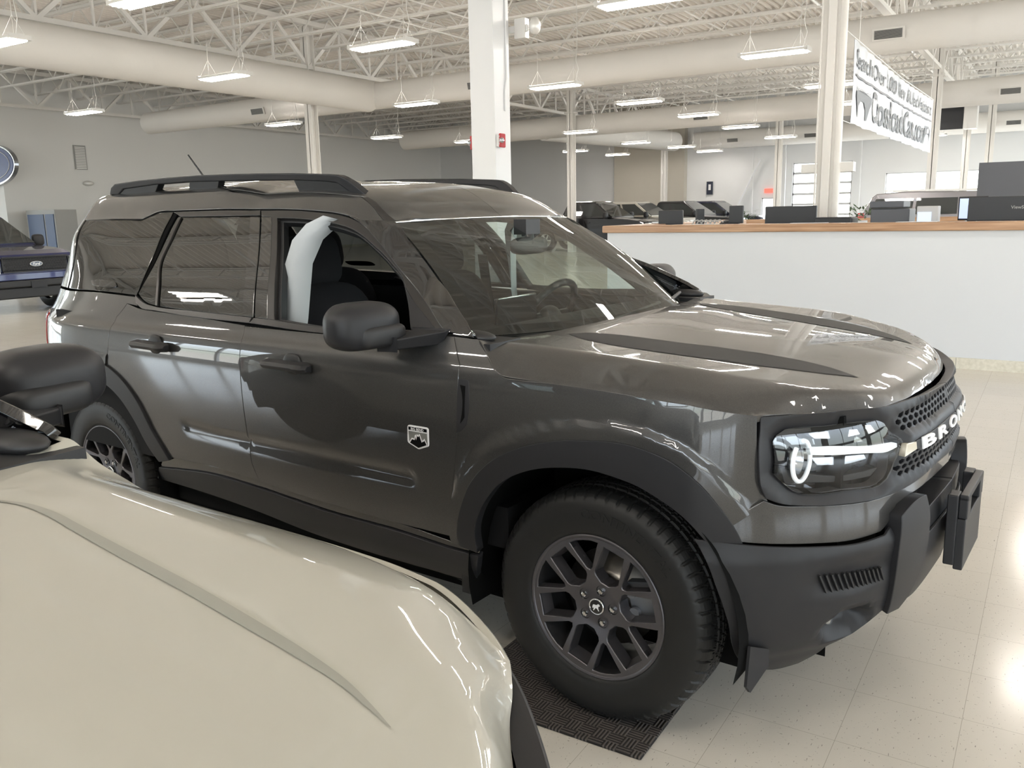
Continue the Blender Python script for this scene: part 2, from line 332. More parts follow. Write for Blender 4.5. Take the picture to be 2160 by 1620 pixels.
        if len(g_):
            for h in loops[1:]: g_ = g_[~pip(g_, h)]
        if len(g_):
            dd = ((g_[:, None, 0]-allb[None, :, 0])/du)**2+((g_[:, None, 1]-allb[None, :, 1])/dv)**2
            g_ = g_[dd.min(1) > .2]
        pts = [Vector(((p[0])/du, (p[1])/dv)) for p in np.concatenate([allb, g_])] if len(g_) else [Vector((p[0]/du, p[1]/dv)) for p in allb]
        edges = []; k = 0
        for l in loops:
            edges += [(k+i, k+(i+1) % len(l)) for i in range(len(l))]; k += len(l)
        vo, eo, fo = delaunay_2d_cdt(pts, edges, [], 0, 1e-6)[:3]
        V = np.array([(p.x*du, p.y*dv) for p in vo])
        fo = [f for f in fo if len(f) == 3]
        cen = np.array([V[list(f)].mean(0) for f in fo])
        keep = pip(cen, uv)
        for h in loops[1:]: keep &= ~pip(cen, h)
        P, a, b, n = frame(fn, V, sgn)
        if offn is not None: o_ = offn(V)[:, None]
        else: o_ = off
        P3 = P+n*o_
        fs = []
        for f, kk in zip(fo, keep):
            if not kk: continue
            f = list(f)
            tn = np.cross(P3[f[1]]-P3[f[0]], P3[f[2]]-P3[f[0]])
            if tn@n[f[0]] < 0: f.reverse()
            fs.append(tuple(f))
        nn = n
        if offn is not None:
            acc = np.zeros_like(P3)
            for f in fs:
                t_ = np.cross(P3[f[1]]-P3[f[0]], P3[f[2]]-P3[f[0]])
                for i in f: acc[i] += t_
            nn = unit(acc)
        s.add(P3, fs, nn, True, mi)
        if edge:
            for li, l in enumerate(loops):
                if li and not edge: continue
                P, a, b, n = frame(fn, l, sgn)
                T = unit(np.roll(P, -1, 0)-np.roll(P, 1, 0)); inn2 = np.cross(n, T)
                ar = 0.5*np.sum(l[:, 0]*np.roll(l[:, 1], -1)-np.roll(l[:, 0], -1)*l[:, 1])
                hd = 1 if ar*sgn > 0 else -1
                outw = -inn2*hd*(1 if li == 0 else -1)
                oo = (offn(l)[:, None] if offn is not None else off)
                A = P+n*oo; r_ = min(.0025, th*.4)
                B = A-n*r_+outw*r_*.8; D = A-n*th+outw*r_*.8
                N = len(l); vs = np.concatenate([A, B, D]); ns = np.concatenate([n, unit(n+outw), outw])
                # second set for the flat skirt
                vs = np.concatenate([vs, B, D]); ns = np.concatenate([np.concatenate([n, unit(n*.5+outw), outw]), outw, outw])
                fs = []
                for i in range(N):
                    j = (i+1) % N
                    for q in ((i, j, j+N, i+N), (i+3*N, j+3*N, j+4*N, i+4*N)):
                        q = list(q); t_ = np.cross(vs[q[1]]-vs[q[0]], vs[q[3]]-vs[q[0]])
                        if t_@(outw[i]+n[i]*.3) < 0: q.reverse()
                        fs.append(tuple(q))
                s.add(vs, fs, ns, True, mi)
        return s
def obj(name, mb, mat, parent=None, bevel=0, bseg=2, autosm=None):
    me = bpy.data.meshes.new(name); me.from_pydata(mb.v, [], mb.f); 
    mats = mat if isinstance(mat, (list, tuple)) else [mat]
    for m_ in mats: me.materials.append(m_)
    me.polygons.foreach_set('use_smooth', [bool(x) for x in mb.sm])
    me.polygons.foreach_set('material_index', mb.mi)
    if mb.n and all(q is not None for q in mb.n):
        me.normals_split_custom_set_from_vertices(mb.n)
    me.update()
    o = bpy.data.objects.new(name, me); C.objects.link(o)
    if parent: o.parent = parent
    if bevel:
        md = o.modifiers.new('bevel', 'BEVEL'); md.width = bevel; md.segments = bseg; md.limit_method = 'ANGLE'; md.angle_limit = math.radians(40)
        for p in me.polygons: p.use_smooth = True
        try: md.harden_normals = True
        except Exception: pass
    return o
def thing(name, label, cat, loc=(0,0,0), rz=0, group=None):
    o = bpy.data.objects.new(name, None); C.objects.link(o); o.location = loc; o.rotation_euler = (0, 0, rz)
    return tag(o, label, cat, group)
def tag(o, label, cat, group=None):
    o['label'] = label; o['category'] = cat
    if group: o['group'] = group
    return o
def struct(name, mb, mat, **k):
    o = obj(name, mb, mat, **k); o['kind'] = 'structure'; return o
def dup(root, loc=None, rz=None, label=None, group=None, parent=None):
    r = root.copy(); C.objects.link(r)
    if loc is not None: r.location = loc
    if rz is not None: r.rotation_euler = (0, 0, rz)
    if label: r['label'] = label
    if group: r['group'] = group
    def kids(src, dst):
        for ch in list(src.children):
            c = ch.copy(); C.objects.link(c); c.parent = dst; kids(ch, c)
    kids(root, r); return r

# ------------------------------------------------------------------ materials
def mat(name, col, rough=.5, metal=0, coat=0, spec=.5, emis=None, es=0, ior=1.45, trans=0, alpha=1):
    m_ = bpy.data.materials.new(name); m_.use_nodes = True
    b = m_.node_tree.nodes['Principled BSDF']
    b.inputs['Base Color'].default_value = (*col, 1); b.inputs['Roughness'].default_value = rough
    b.inputs['Metallic'].default_value = metal; b.inputs['Coat Weight'].default_value = coat
    b.inputs['Coat Roughness'].default_value = .015; b.inputs['Specular IOR Level'].default_value = spec
    b.inputs['IOR'].default_value = ior; b.inputs['Transmission Weight'].default_value = trans; b.inputs['Alpha'].default_value = alpha
    if emis: b.inputs['Emission Color'].default_value = (*emis, 1); b.inputs['Emission Strength'].default_value = es
    return m_
def N(m_, t): return m_.node_tree.nodes.new(t)
def noise_bump(m_, scale=200, strength=.1, dist=.001, coord='Object', detail=3):
    nt = m_.node_tree; b = nt.nodes['Principled BSDF']; tc = N(m_, 'ShaderNodeTexCoord'); no = N(m_, 'ShaderNodeTexNoise'); bu = N(m_, 'ShaderNodeBump')
    no.inputs['Scale'].default_value = scale; no.inputs['Detail'].default_value = detail; bu.inputs['Strength'].default_value = strength; bu.inputs['Distance'].default_value = dist
    nt.links.new(tc.outputs[coord], no.inputs['Vector']); nt.links.new(no.outputs['Fac'], bu.inputs['Height']); nt.links.new(bu.outputs[0], b.inputs['Normal'])
    return m_
def noise_color(m_, c1, c2, scale=3, lo=.35, hi=.65, coord='Object', detail=4):
    nt = m_.node_tree; b = nt.nodes['Principled BSDF']; tc = N(m_, 'ShaderNodeTexCoord'); no = N(m_, 'ShaderNodeTexNoise'); r = N(m_, 'ShaderNodeValToRGB')
    no.inputs['Scale'].default_value = scale; no.inputs['Detail'].default_value = detail
    r.color_ramp.elements[0].position = lo; r.color_ramp.elements[0].color = (*c1, 1); r.color_ramp.elements[1].position = hi; r.color_ramp.elements[1].color = (*c2, 1)
    nt.links.new(tc.outputs[coord], no.inputs['Vector']); nt.links.new(no.outputs['Fac'], r.inputs[0]); nt.links.new(r.outputs[0], b.inputs['Base Color'])
    return m_
def flake(m_, c1, c2):
    """metallic paint: fine flake variation in the base colour"""
    return noise_color(m_, c1, c2, scale=900, lo=.35, hi=.65, detail=1)
def glassy(name, tint, refl_rough=.0, ior=1.5):
    """thin pane: clear tint plus surface reflection"""
    m_ = bpy.data.materials.new(name); m_.use_nodes = True; nt = m_.node_tree; nt.nodes.clear()
    out = N(m_, 'ShaderNodeOutputMaterial'); mix = N(m_, 'ShaderNodeMixShader'); tr = N(m_, 'ShaderNodeBsdfTransparent'); gl = N(m_, 'ShaderNodeBsdfGlossy'); fr = N(m_, 'ShaderNodeFresnel')
    tr.inputs[0].default_value = (*tint, 1); gl.inputs['Roughness'].default_value = refl_rough
    ge = N(m_, 'ShaderNodeNewGeometry'); mi_ = N(m_, 'ShaderNodeMix'); mi_.inputs['A'].default_value = ior; mi_.inputs['B'].default_value = 1/ior   # same reflection from either side of the thin pane
    nt.links.new(ge.outputs['Backfacing'], mi_.inputs['Factor']); nt.links.new(mi_.outputs['Result'], fr.inputs['IOR'])
    nt.links.new(fr.outputs[0], mix.inputs[0]); nt.links.new(tr.outputs[0], mix.inputs[1]); nt.links.new(gl.outputs[0], mix.inputs[2]); nt.links.new(mix.outputs[0], out.inputs[0])
    return m_
M = {}
M['paint'] = flake(mat('grey_paint', (.10,.095,.085), .38, .45, 1.0, spec=.15), (.040,.039,.038), (.064,.062,.060))
M['paint'].node_tree.nodes['Principled BSDF'].inputs['Coat IOR'].default_value = 1.52
M['cream_paint'] = noise_color(mat('cream_paint', (.45,.43,.36), .4, 0, 1.0), (.37,.355,.305), (.385,.37,.315), scale=2)
M['plastic'] = noise_bump(mat('black_plastic', (.019,.019,.021), .46, spec=.35), 900, .25, .0004)
M['stripe'] = mat('satin_stripe', (.022,.022,.022), .6, spec=.2)
M['groove_shadow'] = mat('groove_shadow_paint', (.25,.245,.21), .45, 0, .4)
M['plastic_d'] = mat('dark_plastic', (.015,.015,.016), .5)
M['gloss'] = mat('gloss_black', (.006,.006,.007), .04, 0, 1.0)
M['trimblk'] = mat('satin_black_trim', (.022,.020,.019), .3)
M['rubber'] = noise_bump(mat('tire_rubber', (.013,.013,.013), .5, spec=.4), 120, .2, .0006)
M['rim'] = mat('grey_alloy', (.115,.11,.118), .36, .75)
M['rimd'] = mat('dark_barrel', (.05,.05,.053), .4, .6)
M['chrome'] = mat('chrome', (.75,.75,.75), .08, 1)
M['steel'] = mat('brake_steel', (.35,.33,.30), .35, 1)
M['caliper'] = mat('caliper_grey', (.30,.31,.33), .45, .7)
M['black'] = mat('black_void', (.004,.004,.004), .9, spec=.1)
M['cabin'] = mat('cabin_black', (.012,.012,.013), .75, spec=.2)
M['fabric'] = noise_bump(mat('seat_fabric', (.017,.016,.018), .9, spec=.15), 500, .4, .001)
M['trimgrey'] = mat('pillar_trim_grey', (.45,.47,.48), .6)
M['glass'] = glassy('windshield_glass', (.74,.83,.79), 0, 1.8)
M['sideglass'] = glassy('side_glass', (.80,.86,.83))
M['dark_glass'] = glassy('privacy_glass', (.16,.17,.165), 0, 2.1)
M['lens'] = glassy('clear_lens', (.93,.94,.95))
M['amber'] = mat('amber_lens', (.85,.25,.01), .12, 0, 1.0)
M['white'] = mat('white_badge', (.80,.80,.80), .35)
M['silver'] = mat('silver_lamp', (.50,.52,.55), .22, .9)
M['drl'] = mat('drl_lens', (.85,.88,.9), .15, 0, .8, emis=(.85,.93,1), es=.12)
M['red'] = mat('red_lens', (.35,.01,.01), .1, 0, 1)
M['wall'] = noise_bump(mat('white_wall_paint', (.76,.77,.78), .6), 60, .15, .002)
M['wall_grey'] = noise_bump(mat('left_wall_paint', (.82,.82,.81), .65), 60, .15, .002)
M['counter_wall'] = noise_bump(mat('counter_wall_paint', (.66,.68,.71), .6, spec=.3), 90, .2, .0015)
M['steelw'] = mat('white_steel', (.82,.80,.77), .5)
M['deck'] = mat('roof_deck_white', (.80,.76,.71), .6)
M['duct'] = noise_bump(mat('duct_wrap', (.82,.80,.77), .6), 3, .3, .02)
M['column'] = mat('column_white', (.80,.81,.83), .5)
M['wood'] = None
M['baseb'] = noise_color(mat('base_tile', (.66,.62,.53), .4), (.60,.57,.48), (.72,.69,.60), scale=25)
M['tube'] = mat('lamp_tube', (1,1,1), .5, emis=(1.0,.93,.85), es=TUBE_STRENGTH)
M['fixture'] = mat('lamp_housing', (.75,.74,.72), .35, .3)
M['vent'] = mat('vent_grey', (.35,.35,.34), .5)
M['ventd'] = mat('vent_slot', (.05,.05,.05), .7)
M['firered'] = mat('fire_red', (.42,.02,.03), .35)
M['blue'] = mat('blue_paint', (.01,.016,.075), .3, .4, 1)
M['blk_paint'] = mat('black_paint', (.006,.006,.008), .3, .2, 1)
M['navy_paint'] = mat('navy_paint', (.006,.010,.030), .3, .3, 1)
M['white_paint'] = mat('tan_paint', (.50,.48,.42), .35, .2, 1)
M['silver_paint'] = mat('silver_paint', (.30,.29,.31), .3, .6, 1)
M['monitor'] = mat('monitor_black', (.02,.021,.025), .4)
M['greybox'] = mat('office_grey', (.10,.105,.12), .5)
M['screen'] = mat('screen_lit', (.3,.35,.45), .3, emis=(.55,.65,.9), es=.8)
M['screen_g'] = mat('screen_grey', (.09,.11,.13), .2)
M['leaf'] = mat('leaf_green', (.06,.10,.045), .5)
M['pot'] = mat('pot_white', (.5,.5,.5), .5)
M['paper'] = mat('paper_white', (.8,.8,.8), .6)
M['banner'] = noise_color(mat('banner_vinyl', (.62,.65,.70), .35), (.55,.58,.63), (.68,.70,.75), scale=1.5)
M['letter'] = mat('banner_letter', (.17,.18,.20), .5)
M['frame'] = mat('window_frame', (.55,.55,.56), .5)
M['curtain'] = mat('beige_wall', (.52,.49,.43), .7)
M['signred'] = mat('exit_sign_red', (.6,.05,.05), .5, emis=(1,.15,.1), es=1.2)
def floor_mat():
    m_ = mat('vinyl_tile', (.60,.55,.46), .16, spec=.5); nt = m_.node_tree; b = nt.nodes['Principled BSDF']; L = nt.links.new
    tc = N(m_, 'ShaderNodeTexCoord'); mp = N(m_, 'ShaderNodeMapping'); mp.inputs['Location'].default_value = (.735, -2.394, 0)
    L(tc.outputs['Object'], mp.inputs['Vector'])
    br = N(m_, 'ShaderNodeTexBrick'); br.offset = 0; br.squash = 1
    br.inputs['Scale'].default_value = 1; br.inputs['Brick Width'].default_value = .3048; br.inputs['Row Height'].default_value = .3048
    br.inputs['Mortar Size'].default_value = .0009; br.inputs['Mortar Smooth'].default_value = .1; br.inputs['Bias'].default_value = 0
    br.inputs['Color1'].default_value = (.62,.58,.51,1); br.inputs['Color2'].default_value = (.64,.60,.53,1); br.inputs['Mortar'].default_value = (.40,.37,.31,1)
    L(mp.outputs[0], br.inputs['Vector'])
    # chips: stretched voronoi cells, rotated by cell
    def chips(sx, sy, rot, th, thin):
        q = N(m_, 'ShaderNodeMapping'); q.inputs['Rotation'].default_value = (0, 0, rot); q.inputs['Scale'].default_value = (sx, sy, 1)
        L(tc.outputs['Object'], q.inputs['Vector'])
        no = N(m_, 'ShaderNodeTexNoise'); no.inputs['Scale'].default_value = 1.0; no.inputs['Detail'].default_value = 1.5
        L(q.outputs[0], no.inputs['Vector'])
        r = N(m_, 'ShaderNodeValToRGB'); r.color_ramp.elements[0].position = th; r.color_ramp.elements[1].position = th+.02
        r.color_ramp.elements[0].color = (0,0,0,1); r.color_ramp.elements[1].color = (1,1,1,1); L(no.outputs['Fac'], r.inputs[0]); return r
    c1 = chips(190, 42, .25, .70, 0); c2 = chips(55, 170, -.2, .715, 0); c3 = chips(120, 120, .6, .735, 0)
    a1 = N(m_, 'ShaderNodeMath'); a1.operation = 'MAXIMUM'; a2 = N(m_, 'ShaderNodeMath'); a2.operation = 'MAXIMUM'
    L(c1.outputs[0], a1.inputs[0]); L(c2.outputs[0], a1.inputs[1]); L(a1.outputs[0], a2.inputs[0]); L(c3.outputs[0], a2.inputs[1])
    mx = N(m_, 'ShaderNodeMix'); mx.data_type = 'RGBA'; mx.inputs['B'].default_value = (.22,.20,.17,1)
    ml = N(m_, 'ShaderNodeMath'); ml.operation = 'MULTIPLY'; ml.inputs[1].default_value = .75; L(a2.outputs[0], ml.inputs[0])
    L(ml.outputs[0], mx.inputs['Factor']); L(br.outputs['Color'], mx.inputs['A']); L(mx.outputs['Result'], b.inputs['Base Color'])
    no = N(m_, 'ShaderNodeTexNoise'); no.inputs['Scale'].default_value = 1.6; bu = N(m_, 'ShaderNodeBump'); bu.inputs['Strength'].default_value = .12; bu.inputs['Distance'].default_value = .01
    L(tc.outputs['Object'], no.inputs['Vector']); L(no.outputs['Fac'], bu.inputs['Height']); L(bu.outputs[0], b.inputs['Normal'])
    return m_
M['floor'] = floor_mat()
def wood_mat():
    m_ = mat('oak_ledge', (.5,.3,.17), .35); nt = m_.node_tree; b = nt.nodes['Principled BSDF']; L = nt.links.new
    tc = N(m_, 'ShaderNodeTexCoord'); mp = N(m_, 'ShaderNodeMapping'); mp.inputs['Scale'].default_value = (1.5, 40, 40)
    no = N(m_, 'ShaderNodeTexNoise'); no.inputs['Scale'].default_value = 1.2; no.inputs['Detail'].default_value = 6
    r = N(m_, 'ShaderNodeValToRGB'); r.color_ramp.elements[0].color = (.30,.155,.08,1); r.color_ramp.elements[1].color = (.52,.33,.20,1); r.color_ramp.elements[0].position = .3; r.color_ramp.elements[1].position = .7
    L(tc.outputs['Object'], mp.inputs[0]); L(mp.outputs[0], no.inputs['Vector']); L(no.outputs['Fac'], r.inputs[0]); L(r.outputs[0], b.inputs['Base Color'])
    return m_
M['wood'] = wood_mat()
def mat_mat():
    m_ = mat('floor_mat_weave', (.04,.035,.034), .85, spec=.2); nt = m_.node_tree; b = nt.nodes['Principled BSDF']; L = nt.links.new
    tc = N(m_, 'ShaderNodeTexCoord'); mp = N(m_, 'ShaderNodeMapping')
    ch = N(m_, 'ShaderNodeTexChecker'); ch.inputs['Scale'].default_value = 22
    L(tc.outputs['Object'], ch.inputs['Vector'])
    w1 = N(m_, 'ShaderNodeTexWave'); w1.bands_direction = 'X'; w1.inputs['Scale'].default_value = 28
    w2 = N(m_, 'ShaderNodeTexWave'); w2.bands_direction = 'Y'; w2.inputs['Scale'].default_value = 28
    L(tc.outputs['Object'], w1.inputs['Vector']); L(tc.outputs['Object'], w2.inputs['Vector'])
    mx = N(m_, 'ShaderNodeMix'); mx.data_type = 'RGBA'; L(ch.outputs['Fac'], mx.inputs['Factor']); L(w1.outputs[0], mx.inputs['A']); L(w2.outputs[0], mx.inputs['B'])
    r = N(m_, 'ShaderNodeValToRGB'); r.color_ramp.elements[0].color = (.018,.016,.015,1); r.color_ramp.elements[1].color = (.11,.095,.085,1)
    L(mx.outputs['Result'], r.inputs[0]); L(r.outputs[0], b.inputs['Base Color'])
    bu = N(m_, 'ShaderNodeBump'); bu.inputs['Strength'].default_value = .8; bu.inputs['Distance'].default_value = .004; L(mx.outputs['Result'], bu.inputs['Height']); L(bu.outputs[0], b.inputs['Normal'])
    return m_
M['floormat'] = mat_mat()
# ------------------------------------------------------------------ text as mesh
def text_mesh(s, size=1.0, extrude=.0, offset=0.0, shear=0, sx=1.0, center=True, res=3):
    cu = bpy.data.curves.new('lettering', 'FONT'); cu.body = s; cu.size = size; cu.extrude = extrude; cu.offset = offset; cu.shear = shear; cu.resolution_u = res
    o = bpy.data.objects.new('lettering', cu); C.objects.link(o)
    bpy.context.view_layer.update()
    me = bpy.data.meshes.new_from_object(o)
    V = np.array([v.co[:] for v in me.vertices]); Fc = [tuple(p.vertices) for p in me.polygons]
    bpy.data.objects.remove(o); bpy.data.curves.remove(cu); bpy.data.meshes.remove(me)
    V[:, 0] *= sx
    if center:
        V[:, 0] -= (V[:, 0].min()+V[:, 0].max())/2; V[:, 1] -= (V[:, 1].min()+V[:, 1].max())/2
    return V, Fc
def wrap(mb, tm, f3, mi=0):
    V, Fc = tm
    mb.add([f3(*v) for v in V], Fc, mi=mi); return mb

# ------------------------------------------------------------------ sport utility vehicle
def wheel_meshes():
    out = {}
    # tyre: radius/offset profile with block tread; outer face towards -y
    prof = [(.222,-.094),(.228,-.103),(.240,-.1085),(.262,-.112),(.285,-.1135),(.305,-.113),(.322,-.110),(.334,-.105),(.342,-.099),(.349,-.092),(.3545,-.084),(.358,-.076),
            (.3595,-.066),(.3603,-.056),(.3607,-.046),(.3608,-.042),(.361,-.038),(.3612,-.034),(.3615,-.024),(.3618,-.014),(.3619,-.010),(.362,-.006),(.362,0)]
    prof = prof+[(r, -h) for r, h in prof[-2::-1]]
    n = 540; mb = MB(); vs = []
    for i, (r, h) in enumerate(prof):
        ah = abs(h)
        for k in range(n):
            a = 2*PI*k/n; rr = r; ph = (k/n*60) % 1.0; ph2 = ((k/n*60)+.5+h*9) % 1.0
            if .074 < ah < .102 and r > .335:
                if ph < .20: rr -= .006
                elif .56 < ph < .64: rr -= .003
            elif ah < .07 and r > .355:
                if .036 < ah < .0435 or .007 < ah < .0125: rr -= .0055
                elif ah >= .0435 and (ph2 < .14 or .5 < ph2 < .56): rr -= .0045
                elif ah < .036 and (ph2 < .10 or .45 < ph2 < .52): rr -= .004
            if .320 < r < .336 and int(k/9) % 2 == 0: rr += .0006
            flat = min(0, 0)
            vs.append((rr*math.cos(a), h, -rr*math.sin(a)))
    m_ = len(prof)
    fs = [(i*n+k, i*n+(k+1) % n, (i+1)*n+(k+1) % n, (i+1)*n+k) for i in range(m_-1) for k in range(n)]
    mb.add(vs, fs, smooth=False)
    for i, f in enumerate(mb.f):
        ring = i//n
        mb.sm[i] = not (8 <= ring <= m_-10)
    for word, a0 in (('CONTINENTAL', -1.15),):
        V, Fc = text_mesh(word, .038, .0012, .0006, sx=1.25)
        def bend(x, y, z, a0=a0):
            r = .292+y; t = a0+x/.292 if a0 < 0 else a0-x/.292
            if a0 < 0: r = .292-y
            else: r = .292+y
            return (r*math.cos(t), -.1138-z, r*-math.sin(t))
        a1 = a0
        def bend2(x, y, z, a1=a1):
            # read clockwise from outside
            t = a1; ang = -t
            q = ang - x/.292
            return ((.292+y)*math.cos(q), -.1138-z, (.292+y)*math.sin(q))
        wrap(mb, (V, Fc), bend2)
    out['tire'] = mb
    # rim
    def R_(u, v):
        r = np.sqrt(u*u+v*v); y = -.100+.016*np.clip((.19-r)/.13, 0, 1)**1.2
        return np.stack([u, y, v], -1)
    rim = MB(); circ = [(.2155*math.cos(t), .2155*math.sin(t)) for t in np.arange(72)*2*PI/72]
    def pol(r, a): return (r*math.sin(a), r*math.cos(a))
    holes = []
    for k in range(6):
        th = math.radians(60*k-11.5)
        tri = [pol(.112, th)] + [pol(.120, th+math.radians(5.2))] + [pol(.206, th+math.radians(14.4))] + [pol(.2085, th+math.radians(g_)) for g_ in (7, 0, -7)] + [pol(.206, th-math.radians(14.4)), pol(.120, th-math.radians(5.2))]
        holes.append(tri)
        ph = th+math.radians(30); c_, s_ = math.cos(ph), math.sin(ph)
        U = [(.075,-.014),(.075,.014),(.091,.037),(.102,.043),(.196,.036),(.196,-.036),(.102,-.043),(.091,-.037)]
        holes.append([(a*s_+l*c_, a*c_-l*s_) for a, l in U])
    rim.panel(circ, R_, sgn=1, th=.02, step=.012, holes=holes, smooth_out=False, edge=True)
    if rim.n and rim.n[0][1] > 0: pass
    # slanted pocket walls
    for hi, h in enumerate(holes):
        h = np.array(h); c_ = h.mean(0); d = .045 if hi % 2 else .035; sc = .84 if hi % 2 else .93
        A = R_(h[:, 0], h[:, 1]); inn = c_+(h-c_)*sc; B = R_(inn[:, 0], inn[:, 1]); B[:, 1] += d
        A[:, 1] += .0003
        n_ = len(h); rim.add(np.concatenate([A, B]), [(i, (i+1) % n_, (i+1) % n_+n_, i+n_) for i in range(n_)])
    rim.n = [None]*len(rim.v)
    # lip and barrel
    rim.lathe([(.2155,-.100),(.219,-.103),(.2235,-.1035),(.2265,-.101),(.2265,-.094)], 90, axis='y')
    rim.lathe([(.214,-.099),(.210,-.088),(.206,-.06),(.198,-.02),(.195,.04),(.200,.10),(.214,.105)], 72, axis='y')
    out['rim'] = rim
    cap = MB().lathe([(.0,-.0925),(.020,-.0925),(.0235,-.092),(.0245,-.088),(.0245,-.07)], 40, axis='y'); out['cap'] = cap
    out['cap_ring'] = MB().lathe([(.0215,-.0932),(.0232,-.0944),(.0252,-.0938),(.0258,-.090)], 40, axis='y')
    hp = [(-.0125,-.0005),(-.0105,.005),(-.0075,.006),(-.002,.0055),(.003,.0065),(.006,.010),(.0095,.0095),(.0125,.006),(.0115,.0035),(.008,.003),(.007,-.001),(.0075,-.0065),(.010,-.0115),(.0075,-.012),(.005,-.0075),(.002,-.0045),(-.0035,-.005),(-.005,-.009),(-.0085,-.013),(-.0105,-.012),(-.0085,-.008),(-.0095,-.003),(-.013,-.007)]
    out['emblem'] = MB().prism(hp, lambda a, b, d: (a, -.0930-d, b), .0009)
    lug = MB(); sock = MB()
    out['lug'] = MB().lathe([(0,-.010),(.0055,-.010),(.0085,-.0085),(.0105,.0),(.0105,.012)], 6, axis='y', smooth=False)
    out['socket'] = MB().lathe([(.0165,-.0008),(.0150,.001),(.0125,.014),(0,.014)], 24, axis='y')
    out['disc'] = MB().lathe([(.055,-.012),(.085,-.012),(.086,-.004),(.150,-.004),(.150,.010),(.06,.010)], 60, axis='y').lathe([(.05,-.02),(.055,-.03),(.03,-.034),(0,-.034)], 40, axis='y')
    c = MB()
    for s_ in (0,):
        c.box((.085,-.035,-.06),(.165,.045,.06)); c.tube([(.10,-.037,.03),(.10,-.052,.03)], .016, 14); c.tube([(.10,-.037,-.03),(.10,-.052,-.03)], .016, 14)
    out['caliper'] = c
    return out
WM_ = wheel_meshes()

def make_wheel(root, x, y, z, spin, outer=-1):
    """outer -1: street side faces -y"""
    w = obj('wheel', WM_['tire'], M['rubber'], root); w.location = (x, y, z)
    w.rotation_euler = (0, spin, 0) if outer < 0 else (0, spin, PI)
    rim = obj('rim', WM_['rim'], [M['rim'], M['rimd']], w)
    me = rim.data
    for p in me.polygons:
        c_ = p.center
        if c_.y > -.093 and (c_.x**2+c_.z**2)**.5 > .19: p.material_index = 1
    obj('center_cap', WM_['cap'], M['gloss'], w); obj('cap_ring', WM_['cap_ring'], M['chrome'], w); obj('cap_emblem', WM_['emblem'], M['white'], w)
    for k in range(5):
        a = 2*PI*k/5+.26
        px, pz = .0525*math.sin(a), .0525*math.cos(a)
        l = obj('lug_nut', WM_['lug'], M['chrome'], w); l.location = (px, -.084, pz)
        s_ = obj('lug_socket', WM_['socket'], M['gloss'], w); s_.location = (px, -.0865, pz)
    obj('brake_disc', WM_['disc'], M['steel'], w); cal = obj('brake_caliper', WM_['caliper'], M['caliper'], w)
    cal.rotation_euler = (0, -spin-.2, 0)
    return w

def rounded(pts, k=5, r=.25):
    """round the corners of a closed polygon"""
    out = []; n = len(pts)
    for i in range(n):
        p0, p1, p2 = (np.array(pts[j % n], float) for j in (i-1, i, i+1))
        a = p1+(p0-p1)*r; b = p1+(p2-p1)*r
        for t in np.linspace(0, 1, k): out.append(tuple((1-t)**2*a+2*t*(1-t)*p1+t*t*b))
    return out

